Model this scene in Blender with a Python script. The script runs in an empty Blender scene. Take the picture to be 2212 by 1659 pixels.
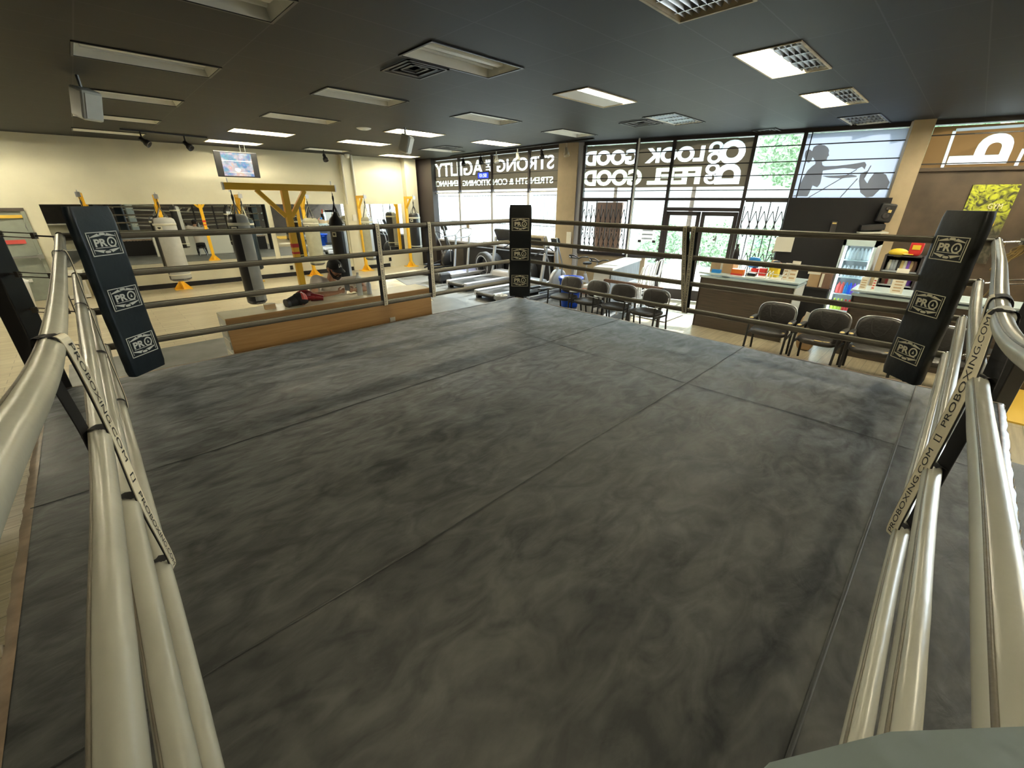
import bpy, bmesh, math, random
from mathutils import Vector, Matrix
import numpy as np
PI = math.pi
sc = bpy.context.scene
COL = sc.collection
V = Vector

# ------------------------------------------------------------------ camera
CAMP = V((0.1613, 0.1922, 1.6188)); YAW, PIT, ROL, FPX = 0.79967, 0.41486, 0.0048, 896.355
IW, IH = 2212.0, 1659.0
cF = V((math.cos(YAW)*math.cos(PIT), math.sin(YAW)*math.cos(PIT), -math.sin(PIT)))
r0 = V((math.sin(YAW), -math.cos(YAW), 0)); u0 = r0.cross(cF)
cR = r0*math.cos(ROL) + u0*math.sin(ROL); cU = -r0*math.sin(ROL) + u0*math.cos(ROL)
cd = bpy.data.cameras.new('camera'); cam = bpy.data.objects.new('camera', cd); COL.objects.link(cam)
cd.sensor_width = 36.0; cd.sensor_fit = 'HORIZONTAL'; cd.lens = FPX/IW*36.0; cd.clip_start = 0.01; cd.clip_end = 400
Mx = Matrix.Identity(4)
for i in range(3):
    Mx[i][0] = cR[i]; Mx[i][1] = cU[i]; Mx[i][2] = -cF[i]; Mx[i][3] = CAMP[i]
cam.matrix_world = Mx
sc.camera = cam

def on_plane(px, py, P, n):
    """point of a real surface (through P, normal n) that the photograph shows at px, py"""
    d = cF + cR*((px-IW/2)/FPX) - cU*((py-IH/2)/FPX)
    n = V(n); t = (V(P)-CAMP).dot(n)/d.dot(n)
    return CAMP + d*t
FZ = -0.72     # gym floor; the ring canvas is z = 0
CZ = 3.005     # ceiling
def FL(px, py, z=FZ): return on_plane(px, py, (0, 0, z), (0, 0, 1))

# ------------------------------------------------------------------ light of the place
w = bpy.data.worlds.new('sky'); sc.world = w; w.use_nodes = True
wn = w.node_tree.nodes; wl = w.node_tree.links
bgn = wn['Background']; bgn.inputs[0].default_value = (0.78, 0.92, 1.0, 1); bgn.inputs[1].default_value = 5.6
sc.view_settings.view_transform = 'Standard'; sc.view_settings.look = 'None'
sc.view_settings.exposure = 0.8; sc.view_settings.gamma = 1.0; sc.view_settings.use_curve_mapping = False
s_ = bpy.data.lights.new('sun', 'SUN'); so_ = bpy.data.objects.new('sun', s_); COL.objects.link(so_); s_.energy = 8.5; s_.angle = .03; s_.color = (1,.97,.92)
so_.rotation_euler = V((-.78,-.14,-.60)).to_track_quat('-Z', 'Y').to_euler()
LAMP = 105.0
LAMP_COL = (1.0, 0.91, 0.66)

# ------------------------------------------------------------------ materials
MATS = {}
def mat(name, col=(.5,.5,.5), rough=.6, metal=0, var=0, scale=6, bump=0, bscale=40, emit=None, estr=0, trans=0, alpha=1, col2=None, coat=0, stretch=None, spec=.5):
    if name in MATS: return MATS[name]
    m = bpy.data.materials.new(name); m.use_nodes = True; nt = m.node_tree; N = nt.nodes; L = nt.links
    b = N['Principled BSDF']
    b.inputs['Base Color'].default_value = (*col, 1); b.inputs['Roughness'].default_value = rough; b.inputs['Metallic'].default_value = metal
    b.inputs['Specular IOR Level'].default_value = spec; b.inputs['Coat Weight'].default_value = coat
    if trans: b.inputs['Transmission Weight'].default_value = trans
    if alpha < 1: b.inputs['Alpha'].default_value = alpha
    tc = N.new('ShaderNodeTexCoord'); mp = N.new('ShaderNodeMapping'); L.new(tc.outputs['Object'], mp.inputs[0])
    if stretch: mp.inputs['Scale'].default_value = stretch
    if var or col2:
        nz = N.new('ShaderNodeTexNoise'); nz.inputs['Scale'].default_value = scale; nz.inputs['Detail'].default_value = 6
        L.new(mp.outputs[0], nz.inputs['Vector'])
        rp = N.new('ShaderNodeValToRGB'); rp.color_ramp.elements[0].position = .35; rp.color_ramp.elements[1].position = .68
        c2 = col2 or tuple(min(1, c*(1+var)) for c in col); c1 = col if col2 else tuple(c*(1-var) for c in col)
        rp.color_ramp.elements[0].color = (*c1, 1); rp.color_ramp.elements[1].color = (*c2, 1)
        L.new(nz.outputs[0], rp.inputs[0]); L.new(rp.outputs[0], b.inputs['Base Color'])
    if bump:
        n2 = N.new('ShaderNodeTexNoise'); n2.inputs['Scale'].default_value = bscale; n2.inputs['Detail'].default_value = 4
        L.new(mp.outputs[0], n2.inputs['Vector'])
        bp = N.new('ShaderNodeBump'); bp.inputs['Strength'].default_value = bump; bp.inputs['Distance'].default_value = .02
        L.new(n2.outputs[0], bp.inputs['Height']); L.new(bp.outputs[0], b.inputs['Normal'])
    if emit: b.inputs['Emission Color'].default_value = (*emit, 1); b.inputs['Emission Strength'].default_value = estr
    MATS[name] = m; return m
def M(n): return MATS[n]
def planks(name, c1, c2, rough, sx=1.2, sy=.16, rot=0, gap=.004, gcol=None):
    m = mat(name, c1, rough); N = m.node_tree.nodes; L = m.node_tree.links; b = N['Principled BSDF']
    tc = N.new('ShaderNodeTexCoord'); mp = N.new('ShaderNodeMapping'); L.new(tc.outputs['Object'], mp.inputs[0]); mp.inputs['Rotation'].default_value[2] = rot
    br = N.new('ShaderNodeTexBrick'); br.inputs['Color1'].default_value = (*c1, 1); br.inputs['Color2'].default_value = (*c2, 1)
    br.inputs['Mortar'].default_value = (*(gcol or tuple(c*.5 for c in c1)), 1); br.inputs['Scale'].default_value = 1; br.inputs['Mortar Size'].default_value = gap
    br.inputs['Brick Width'].default_value = sx; br.inputs['Row Height'].default_value = sy; br.offset = .37
    L.new(mp.outputs[0], br.inputs['Vector'])
    m2 = N.new('ShaderNodeMapping'); L.new(mp.outputs[0], m2.inputs[0]); m2.inputs['Scale'].default_value = (1.5, 22, 1.5)
    nz = N.new('ShaderNodeTexNoise'); nz.inputs['Scale'].default_value = 1.5; nz.inputs['Detail'].default_value = 7; L.new(m2.outputs[0], nz.inputs['Vector'])
    mx = N.new('ShaderNodeMix'); mx.data_type = 'RGBA'; mx.blend_type = 'MULTIPLY'; mx.inputs['Factor'].default_value = .55
    rp = N.new('ShaderNodeValToRGB'); rp.color_ramp.elements[0].position = .3; rp.color_ramp.elements[0].color = (.5,.45,.4,1); rp.color_ramp.elements[1].position = .7; rp.color_ramp.elements[1].color = (1,1,1,1)
    L.new(nz.outputs[0], rp.inputs[0]); L.new(br.outputs[0], mx.inputs[6]); L.new(rp.outputs[0], mx.inputs[7]); L.new(mx.outputs[2], b.inputs['Base Color'])
    return m

planks('wood_floor', (.62,.56,.40), (.54,.47,.33), .30, 1.2, .18)
mat('rubber_floor', (.13,.135,.13), .45, var=.25, scale=3, bump=.15, bscale=90)
mat('cream_wall', (.70,.67,.52), .75, var=.05, scale=1.2, bump=.12, bscale=7)
mat('grey_paint', (.27,.30,.26), .5, var=.08)
mat('tan_wall', (.50,.40,.26), .7, var=.05)
mat('dark_wall', (.055,.045,.038), .6, var=.2, scale=3)
mat('brown_wall', (.060,.042,.028), .75, var=.35, scale=2.2)
mat('black', (.012,.012,.013), .45)
mat('matte_black', (.009,.008,.009), .85)
mat('black_plastic', (.022,.022,.024), .38)
mat('steel_black', (.02,.018,.018), .35, metal=.3)
mat('white', (.80,.80,.78), .5)
mat('white_paint', (.72,.71,.64), .5)
mat('troffer', (.88,.87,.80), .45, metal=0, var=.06, scale=3)
mat('troffer_rust', (.52,.44,.30), .6, var=.2)
mat('chrome', (.75,.75,.74), .18, metal=1)
mat('dull_steel', (.12,.10,.08), .45, metal=.8)
mat('steel', (.55,.56,.58), .35, metal=1)
mat('silver_plastic', (.52,.55,.60), .35, metal=.3)
mat('mirror_glass', (.88,.90,.88), .015, metal=1)
mat('yellow_steel', (.90,.50,.02), .4)
mat('red_tape', (.65,.03,.02), .5)
mat('bag_grey', (.40,.40,.37), .5, var=.06)
mat('bag_black', (.016,.016,.018), .3)
mat('bag_olive', (.33,.32,.23), .6, var=.07)
mat('web_cream', (.62,.60,.48), .8)
mat('oak', (.47,.26,.09), .45, col2=(.56,.33,.13), scale=3, stretch=(.6,9,14))
mat('counter_top', (.82,.78,.58), .35, var=.04)
mat('desk_wood', (.055,.042,.032), .45, col2=(.10,.075,.055), scale=5, stretch=(.5,.5,14))
mat('glass_top', (.74,.88,.90), .12, var=.03)
mat('pad_vinyl', (.008,.015,.022), .35, bump=.25, bscale=9, spec=.4)
mat('pad_vinyl_black', (.005,.006,.006), .35, bump=.25, bscale=9, spec=.4)
mat('pad_teal', (.30,.36,.36), .4, bump=.3, bscale=30)
mat('logo_white', (.80,.80,.74), .6)
mat('logo_cream_lit', (.74,.69,.50), .6)  # same cream-white logo print, light falling on it put into a creamer tone
mat('strap_black', (.01,.009,.01), .7)
mat('strap_label', (.88,.80,.60), .6)
mat('ink', (.03,.028,.025), .7)
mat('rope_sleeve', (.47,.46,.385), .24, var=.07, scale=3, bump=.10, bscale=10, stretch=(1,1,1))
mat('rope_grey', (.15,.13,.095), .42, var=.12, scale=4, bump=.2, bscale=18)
mat('lace', (.55,.50,.42), .6)
mat('seam_cloth', (.020,.021,.020), .5)
mat('edge_vinyl', (.30,.22,.16), .3, var=.3, scale=9)
mat('leather', (.022,.019,.017), .42, bump=.3, bscale=30)
mat('foam', (.72,.55,.22), .9)
mat('blue_bin', (.01,.10,.72), .35)
mat('tyre', (.03,.031,.034), .75, bump=.3, bscale=12)
mat('skin', (.50,.27,.17), .55)
mat('hair', (.02,.012,.008), .8)
mat('shirt', (.60,.55,.49), .85, bump=.3, bscale=14)
mat('cap_black', (.008,.008,.010), .7)
mat('red_leather', (.22,.01,.015), .3)
mat('coral', (.65,.10,.09), .4)
mat('cardboard', (.52,.36,.20), .8, var=.06)
mat('orange', (.75,.18,.02), .5)
mat('blue', (.02,.22,.62), .4)
mat('red', (.6,.03,.03), .45)
mat('yellow', (.85,.60,.04), .5)
mat('paper', (.80,.76,.64), .8)
mat('clear_plastic', (.86,.92,.94), .12, alpha=.45)
mat('mustard', (.80,.52,.08), .6)
mat('brass_cord', (.36,.24,.07), .6)
mat('foliage', (.24,.36,.20), .7, col2=(.42,.54,.36), scale=3)
mat('bark', (.10,.07,.05), .9, var=.2)
mat('concrete', (.55,.54,.51), .8, var=.05, scale=1)
mat('gate_steel', (.05,.045,.045), .5, metal=.5)
mat('bar_steel', (.36,.35,.38), .5, metal=.3)
mat('frame_dark', (.035,.028,.028), .5)
mat('frame_alu', (.60,.60,.64), .4, metal=.3)
mat('curtain', (.16,.09,.06), .8, col2=(.22,.13,.09), scale=12, stretch=(9,9,.5))
mat('ceramic_white', (.85,.85,.85), .25)
mat('screen_blue', (.01,.01,.05), .3, emit=(.01,.03,1), estr=2.2)
mat('tube_lit', (1,1,1), .4, emit=LAMP_COL, estr=LAMP)
mat('tube_off', (.85,.85,.82), .3)
mat('lit_inside', (.85,.80,.62), .5)

# translucent films on the shop windows
def film(name, col, t=.8):
    m = bpy.data.materials.new(name); m.use_nodes = True; N = m.node_tree.nodes; L = m.node_tree.links
    N.remove(N['Principled BSDF']); out = N['Material Output']
    a = N.new('ShaderNodeBsdfDiffuse'); a.inputs[0].default_value = (*col, 1)
    b = N.new('ShaderNodeBsdfTranslucent'); b.inputs[0].default_value = (*col, 1)
    mx = N.new('ShaderNodeMixShader'); mx.inputs[0].default_value = t
    L.new(a.outputs[0], mx.inputs[1]); L.new(b.outputs[0], mx.inputs[2]); L.new(mx.outputs[0], out.inputs[0])
    MATS[name] = m; return m
film('film_brown', (.19,.168,.135)); film('film_letter', (.56,.58,.60)); film('film_letter_green', (.58,.62,.46))
film('film_pale', (.43,.45,.50)); film('film_grey', (.10,.10,.10)); film('film_tan', (.25,.18,.105)); film('film_green', (.36,.52,.40)); film('film_midgrey', (.56,.54,.51))
m = bpy.data.materials.new('window_glass'); m.use_nodes = True; N = m.node_tree.nodes; L = m.node_tree.links
N.remove(N['Principled BSDF'])
a = N.new('ShaderNodeBsdfTransparent'); a.inputs[0].default_value = (.93,.96,.96,1); g = N.new('ShaderNodeBsdfGlossy'); g.inputs['Roughness'].default_value = .02
mx = N.new('ShaderNodeMixShader'); mx.inputs[0].default_value = .05
L.new(a.outputs[0], mx.inputs[1]); L.new(g.outputs[0], mx.inputs[2]); L.new(mx.outputs[0], N['Material Output'].inputs[0]); MATS['window_glass'] = m

# canvas: black vinyl cloth with scuffs, seams and wrinkles
m = mat('canvas', (.06,.06,.06), .42); N = m.node_tree.nodes; L = m.node_tree.links; b = N['Principled BSDF']
tc = N.new('ShaderNodeTexCoord'); mp = N.new('ShaderNodeMapping'); L.new(tc.outputs['Object'], mp.inputs[0]); mp.inputs['Rotation'].default_value[2] = -.7; mp.inputs['Scale'].default_value = (1, 2.2, 1)
n1 = N.new('ShaderNodeTexNoise'); n1.inputs['Scale'].default_value = 3.4; n1.inputs['Detail'].default_value = 9; n1.inputs['Roughness'].default_value = .68; n1.inputs['Distortion'].default_value = .25; L.new(mp.outputs[0], n1.inputs['Vector'])
rp = N.new('ShaderNodeValToRGB'); rp.color_ramp.elements[0].position = .38; rp.color_ramp.elements[0].color = (.012,.0125,.012,1); rp.color_ramp.elements[1].position = .62; rp.color_ramp.elements[1].color = (.062,.062,.056,1)
m5 = N.new('ShaderNodeMapping'); L.new(tc.outputs['Object'], m5.inputs[0]); m5.inputs['Rotation'].default_value[2] = .785; m5.inputs['Scale'].default_value = (1.0, 2.0, 1)
n5 = N.new('ShaderNodeTexNoise'); n5.inputs['Scale'].default_value = 3.2; n5.inputs['Detail'].default_value = 3; n5.inputs['Distortion'].default_value = 1.6; L.new(m5.outputs[0], n5.inputs['Vector'])
a5 = N.new('ShaderNodeMath'); a5.operation = 'MULTIPLY_ADD'; a5.inputs[1].default_value = .55; L.new(n5.outputs[0], a5.inputs[0])
a6 = N.new('ShaderNodeMath'); a6.operation = 'MULTIPLY'; a6.inputs[1].default_value = .45; L.new(n1.outputs[0], a6.inputs[0]); L.new(a6.outputs[0], a5.inputs[2])
L.new(a5.outputs[0], rp.inputs[0]); L.new(rp.outputs[0], b.inputs['Base Color'])
sh_ = N.new('ShaderNodeMapRange'); sh_.inputs[1].default_value = .38; sh_.inputs[2].default_value = .62; sh_.inputs[3].default_value = .25; sh_.inputs[4].default_value = .9; L.new(a5.outputs[0], sh_.inputs[0]); L.new(sh_.outputs[0], b.inputs['Sheen Weight'])
rr = N.new('ShaderNodeMapRange'); rr.inputs[1].default_value = .3; rr.inputs[2].default_value = .7; rr.inputs[3].default_value = .46; rr.inputs[4].default_value = .66
L.new(n1.outputs[0], rr.inputs[0]); L.new(rr.outputs[0], b.inputs['Roughness'])
n2 = N.new('ShaderNodeTexNoise'); n2.inputs['Scale'].default_value = 7; n2.inputs['Detail'].default_value = 4; n2.inputs['Distortion'].default_value = .5; L.new(mp.outputs[0], n2.inputs['Vector'])
bp_ = N.new('ShaderNodeBump'); bp_.inputs['Strength'].default_value = .24; bp_.inputs['Distance'].default_value = .02; L.new(n2.outputs[0], bp_.inputs['Height']); L.new(bp_.outputs[0], b.inputs['Normal'])
b.inputs['Sheen Weight'].default_value = .6; b.inputs['Sheen Roughness'].default_value = .35; b.inputs['Sheen Tint'].default_value = (.85,.92,1,1)

# ceiling: black lay-in tiles, thin grey bars
m = mat('ceiling_tile', (.02,.02,.02), .8); N = m.node_tree.nodes; L = m.node_tree.links; b = N['Principled BSDF']
tc = N.new('ShaderNodeTexCoord'); mp = N.new('ShaderNodeMapping'); L.new(tc.outputs['Object'], mp.inputs[0]); mp.inputs['Location'].default_value = (-.587, -4.227, 0)
br = N.new('ShaderNodeTexBrick'); br.offset = 0; br.inputs['Scale'].default_value = 1; br.inputs['Brick Width'].default_value = 1.22; br.inputs['Row Height'].default_value = .61; br.inputs['Mortar Size'].default_value = .006
br.inputs['Color1'].default_value = (.0085,.0095,.010,1); br.inputs['Color2'].default_value = (.011,.012,.0125,1); br.inputs['Mortar'].default_value = (.030,.031,.032,1)
L.new(mp.outputs[0], br.inputs['Vector']); L.new(br.outputs[0], b.inputs['Base Color'])
b.inputs['Roughness'].default_value = .6; b.inputs['Specular IOR Level'].default_value = .3

# ------------------------------------------------------------------ mesh builder
class MB:
    def __init__(s): s.v = []; s.f = []; s.sm = []
    def add(s, vs, fs, smooth=False):
        o = len(s.v); s.v += [tuple(x) for x in vs]
        for f in fs: s.f.append([o+i for i in f]); s.sm.append(smooth)
        return s
    def box(s, c, d, R=None, taper=1):
        x, y, z = d[0]/2, d[1]/2, d[2]/2; vs = []
        for k in (-1, 1):
            t = taper if k > 0 else 1
            for a, b_ in ((-1,-1),(1,-1),(1,1),(-1,1)): vs.append(V((a*x*t, b_*y*t, k*z)))
        if R: vs = [R @ q for q in vs]
        vs = [q+V(c) for q in vs]
        return s.add(vs, [(3,2,1,0),(4,5,6,7),(0,1,5,4),(1,2,6,5),(2,3,7,6),(3,0,4,7)])
    def span(s, a, b_):  # box from two corners
        a = V(a); b_ = V(b_); return s.box((a+b_)/2, [abs(q) for q in (b_-a)])
    def bar(s, p, q, w, h=None, up=(0,0,1)):   # rectangular bar p->q
        p = V(p); q = V(q); h = h or w; d = (q-p); l = d.length; d.normalize(); up = V(up)
        if abs(d.dot(up)) > .98: up = V((1,0,0))
        sx = d.cross(up).normalized(); sz = sx.cross(d).normalized()
        vs = []
        for e in (p, q):
            for a, b_ in ((-1,-1),(1,-1),(1,1),(-1,1)): vs.append(e + sx*(a*w/2) + sz*(b_*h/2))
        return s.add(vs, [(3,2,1,0),(4,5,6,7),(0,1,5,4),(1,2,6,5),(2,3,7,6),(3,0,4,7)])
    def tube(s, pts, r, n=10, cap=True, closed=False, flat=1, lob=0, ph=0):
        pts = [V(p) for p in pts]; m_ = len(pts); rs = r if isinstance(r, (list, tuple)) else [r]*m_
        T = []
        for i in range(m_):
            if closed: t = pts[(i+1) % m_]-pts[i-1]
            else: t = pts[min(i+1, m_-1)]-pts[max(i-1, 0)]
            T.append(t.normalized())
        u = T[0].orthogonal().normalized()
        if abs(T[0].z) < .9: u = T[0].cross(V((0,0,1))).normalized()
        vs = []
        for i in range(m_):
            u = (u - T[i]*u.dot(T[i])).normalized(); w_ = T[i].cross(u)
            for k in range(n):
                a = 2*PI*k/n; q_ = rs[i]*(1+lob*(math.cos(2*a+ph+i*.06)+.6*math.cos(5*a+2*ph-i*.03)+.5*math.cos(3*a+i*.11))); vs.append(pts[i] + u*(math.cos(a)*q_) + w_*(math.sin(a)*q_*flat))
        fs = []
        for i in range(m_ if closed else m_-1):
            j = (i+1) % m_
            for k in range(n): fs.append((i*n+k, i*n+(k+1) % n, j*n+(k+1) % n, j*n+k))
        s.add(vs, fs, True)
        if cap and not closed:
            s.add(vs[:n], [tuple(range(n-1, -1, -1))]); s.add(vs[-n:], [tuple(range(n))])
        return s
    def cyl(s, p, q, r, r2=None, n=16): return s.tube([p, q], [r, r if r2 is None else r2], n)
    def lathe(s, c, prof, n=20, ax=(0,0,1)):
        ax = V(ax).normalized(); u = ax.orthogonal().normalized(); w_ = ax.cross(u); vs = []
        for r, h in prof:
            for k in range(n):
                a = 2*PI*k/n; vs.append(V(c)+ax*h+u*(math.cos(a)*max(r,1e-4))+w_*(math.sin(a)*max(r,1e-4)))
        fs = [(i*n+k, i*n+(k+1) % n, (i+1)*n+(k+1) % n, (i+1)*n+k) for i in range(len(prof)-1) for k in range(n)]
        return s.add(vs, fs, True)
    def prism(s, pts, off):       # planar polygon pts, thickened by vector off
        pts = [V(p) for p in pts]; n = len(pts); off = V(off)
        fs = [tuple(range(n-1, -1, -1)), tuple(range(n, 2*n))] + [(i, (i+1) % n, n+(i+1) % n, n+i) for i in range(n)]
        return s.add(pts+[p+off for p in pts], fs)
    def ball(s, c, r, n=16, m_=10, R=None):
        r = r if isinstance(r, (tuple, list)) else (r, r, r); vs = []; fs = []
        for j in range(m_+1):
            t = PI*j/m_
            for k in range(n):
                a = 2*PI*k/n; q = V((math.sin(t)*math.cos(a)*r[0], math.sin(t)*math.sin(a)*r[1], math.cos(t)*r[2]))
                vs.append((R @ q if R else q)+V(c))
        for j in range(m_):
            for k in range(n): fs.append((j*n+k, (j+1)*n+k, (j+1)*n+(k+1) % n, j*n+(k+1) % n))
        return s.add(vs, fs, True)
    def pillow(s, c, ex, ey, ez, p=4, n=28, m_=12):   # superellipse cushion, half axes as vectors
        ex, ey, ez = V(ex), V(ey), V(ez); vs = []; fs = []
        def se(a, e): k = math.cos(a); l = math.sin(a); return (math.copysign(abs(k)**e, k), math.copysign(abs(l)**e, l))
        for j in range(m_+1):
            t = -PI/2+PI*j/m_; ct, st = se(t, .55)
            for k in range(n):
                a = 2*PI*k/n; x, y = se(a, 2/p); vs.append(V(c)+ex*(ct*x)+ey*(ct*y)+ez*st)
        for j in range(m_):
            for k in range(n): fs.append((j*n+k, j*n+(k+1) % n, (j+1)*n+(k+1) % n, (j+1)*n+k))
        return s.add(vs, fs, True)
    def obj(s, name, m_, parent=None, bevel=0, sub=0, fix=True):
        me = bpy.data.meshes.new(name); off = V((0,0,0)); p = parent
        while p: off += V(p.location); p = p.parent
        me.from_pydata([tuple(V(q)-off) for q in s.v], [], s.f); me.update()
        for i, pl in enumerate(me.polygons): pl.use_smooth = s.sm[i]
        if fix:
            b_ = bmesh.new(); b_.from_mesh(me); bmesh.ops.recalc_face_normals(b_, faces=b_.faces); b_.to_mesh(me); b_.free()
        me.materials.append(MATS[m_] if isinstance(m_, str) else m_)
        o = bpy.data.objects.new(name, me); COL.objects.link(o); o.parent = parent
        if bevel:
            q = o.modifiers.new('edge', 'BEVEL'); q.width = bevel; q.segments = 2; q.limit_method = 'ANGLE'
        if sub: q = o.modifiers.new('sub', 'SUBSURF'); q.levels = sub; q.render_levels = sub
        return o
def thing(name, label, cat, loc=(0,0,0), group=None):
    o = bpy.data.objects.new(name, None); COL.objects.link(o); o.location = loc; o.empty_display_size = .1
    o['label'] = label; o['category'] = cat
    if group: o['group'] = group
    return o
def tag(o, label, cat, group=None, kind=None):
    o['label'] = label; o['category'] = cat
    if group: o['group'] = group
    if kind: o['kind'] = kind
    return o
def struct(o): o['kind'] = 'structure'; return o
KIDS = {}
def copy_tree(o, label=None, group=None, parent=None):
    c = o.copy(); COL.objects.link(c); c.parent = parent
    if label: c['label'] = label
    if group: c['group'] = group
    for ch in [q for q in ALLKIDS(o)]: copy_tree(ch, parent=c)
    return c
def ALLKIDS(o): return list(o.children)
def put(o, loc, rz=0): o.location = loc; o.rotation_euler = (0, 0, rz); return o

def text_mesh(body, O, ex, ey, w_, h_, off, bold=.0, keep=False, spacing=1.0, solid=0, nrm=None):
    """letters fitted in the rectangle O + ex*[0..w] + ey*[0..h]; off = thickness vector"""
    cu = bpy.data.curves.new('t', 'FONT'); cu.body = body; cu.size = 1; cu.offset = bold; cu.space_character = spacing; cu.resolution_u = 5; cu.extrude = solid
    o = bpy.data.objects.new('t', cu); COL.objects.link(o)
    dg = bpy.context.evaluated_depsgraph_get(); me = bpy.data.meshes.new_from_object(o.evaluated_get(dg))
    vs = [q.co.copy() for q in me.vertices]; fs = [tuple(p.vertices) for p in me.polygons]
    bpy.data.objects.remove(o); bpy.data.curves.remove(cu); bpy.data.meshes.remove(me)
    x0 = min(q.x for q in vs); x1 = max(q.x for q in vs); y0 = min(q.y for q in vs); y1 = max(q.y for q in vs)
    kx = w_/(x1-x0); ky = h_/(y1-y0)
    if keep: kx = ky = min(kx, ky)
    ex = V(ex); ey = V(ey); off = V(off)
    A = [V(O)+ex*((q.x-x0)*kx)+ey*((q.y-y0)*ky)+off+(V(nrm)*q.z if nrm is not None else V((0,0,0))) for q in vs]
    return A, fs
def cut_letters(banner, solids):
    """cut letter openings through a thin banner"""
    for vs, fs in solids:
        me = bpy.data.meshes.new('c'); me.from_pydata([tuple(v) for v in vs], [], fs); b_ = bmesh.new(); b_.from_mesh(me)
        bmesh.ops.remove_doubles(b_, verts=b_.verts, dist=1e-5); bmesh.ops.recalc_face_normals(b_, faces=b_.faces); b_.to_mesh(me); b_.free()
        c = bpy.data.objects.new('c', me); COL.objects.link(c)
        q = banner.modifiers.new('cut', 'BOOLEAN'); q.object = c; q.operation = 'DIFFERENCE'; q.solver = 'EXACT'; q.use_self = True; q.use_hole_tolerant = True
        dg = bpy.context.evaluated_depsgraph_get(); dg.update(); nm_ = bpy.data.meshes.new_from_object(banner.evaluated_get(dg))
        banner.modifiers.clear()
        a0 = sum(p.area for p in banner.data.polygons); a1 = sum(p.area for p in nm_.polygons)
        if .6*a0 < a1 < a0*1.05 and len(nm_.polygons) > 8: banner.data = nm_
        bpy.data.objects.remove(c); bpy.data.meshes.remove(me)
def text_into(mb, *a, **k): vs, fs = text_mesh(*a, **k); mb.add(vs, fs); return mb
# ------------------------------------------------------------------ setting
def B1(a, b): return MB().span(a, b)
struct(B1((-7.5,-7.5,FZ-.1), (13.5,17.5,FZ)).obj('floor', 'wood_floor'))
# rubber flooring strips laid on the boards (round the ring and under the machines)
# simple, non self-crossing sheets
rf = MB()
rf.span((-.58,-1.0,FZ), (6.1,9.2,FZ+.008)); rf.prism([(6.1,4.9,FZ),(9.8,4.9,FZ),(9.8,13.4,FZ),(7.2,13.4,FZ),(6.1,9.2,FZ)], (0,0,.008))
struct(rf.obj('floor', 'rubber_floor'))

LD = V((.9982,-.0599,0)); LN = V((-.0599,-.9982,0)); LP = V((0,15.85,0))      # mirror wall
def LWp(x, z, off=0): return LP + LD*(x/.9982) + LN*off + V((0,0,z))
def onL(px, py, off=0): return on_plane(px, py, LP+LN*off, LN)
xc = 9.75
mb = MB(); a = LWp(-7.5,FZ); b = LWp(xc,FZ); mb.prism([a, b, b-LN*.2, a-LN*.2], (0,0,CZ-FZ+.1)); struct(mb.obj('wall_left', 'cream_wall'))
struct(B1((-7.7,-7.5,FZ), (-7.5,17,CZ)).obj('wall_side', 'dark_wall'))
struct(B1((-7.5,-7.7,FZ), (13.5,-7.5,CZ)).obj('wall_back', 'dark_wall'))
mb = MB(); mb.prism([LWp(-7.5,FZ,.0), LWp(-.55,FZ), LWp(-.55,FZ,.012), LWp(-7.5,FZ,.012)], (0,0,.14)); mb.prism([LWp(.35,FZ,.0), LWp(8.3,FZ), LWp(8.3,FZ,.015), LWp(.35,FZ,.015)], (0,0,.13)); struct(mb.obj('baseboard_left', 'matte_black'))
# cream pilaster between the mirrors, corner column, dark window post
def pil(px0, px1, py, d, m_, name, z0=FZ, z1=CZ):
    A = onL(px0, py, d); Bq = onL(px1, py, d); A.z = Bq.z = z0
    mb = MB(); mb.prism([A, Bq, Bq-LN*d, A-LN*d], (0,0,z1-z0)); return struct(mb.obj(name, m_))
pil(745, 774, 430, .10, 'cream_wall', 'trim_1')
pil(877, 901, 400, .28, 'cream_wall', 'trim_2')
struct(B1((9.72,14.25,FZ), (9.95,15.30,CZ)).obj('trim_3', 'frame_dark'))

# ceiling with openings for the light fixtures and air vents
GX, GY = .587, 4.532
def cell(i, j): return (GX+2.44*i, GX+2.44*i+1.20, GY+2.44*j-.285, GY+2.44*j+.285)
FIX = {  # (i,j): state
 (0,0):'off',(1,0):'off',(2,0):'half',(3,0):'louver',(0,1):'off',(1,1):'off',(2,1):'off',(3,1):'off',(0,2):'off',(1,2):'off',(2,2):'dim',(3,2):'lit',
 (0,3):'off',(1,3):'lit',(2,3):'lit',(3,3):'off',(0,4):'off',(1,4):'lit',(2,4):'off',(3,4):'lit',(1,-1):'louver_off',(2,-1):'half_louver',(3,-1):'half_louver',(4,-1):'louver',
 (0,-1):'dim',(-1,4):'lit',(-1,2):'lit',(-2,-1):'lit',(-2,3):'lit',(0,-3):'lit',(3,-2):'lit',(4,-2):'lit',(2,-3):'lit'}  # troffers added out of view to brighten ropes, mirror wall and pillar
holes = [cell(*k) for k in FIX]
xs = sorted(set([-7.7,13.7]+[h[0] for h in holes]+[h[1] for h in holes])); ys = sorted(set([-7.7,17.5]+[h[2] for h in holes]+[h[3] for h in holes]))
xs = sorted(set(xs+[10.15,10.4,10.7,11.0,11.3,11.6,11.9,12.2,12.6,13.0])); ys = sorted(set(ys+[-6.0,-5.0,-4.0,-3.0,-1.5,0,1.0,2.0,3.0,4.0,5.0,6.0,7.0,7.9]))
mb = MB()
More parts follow.
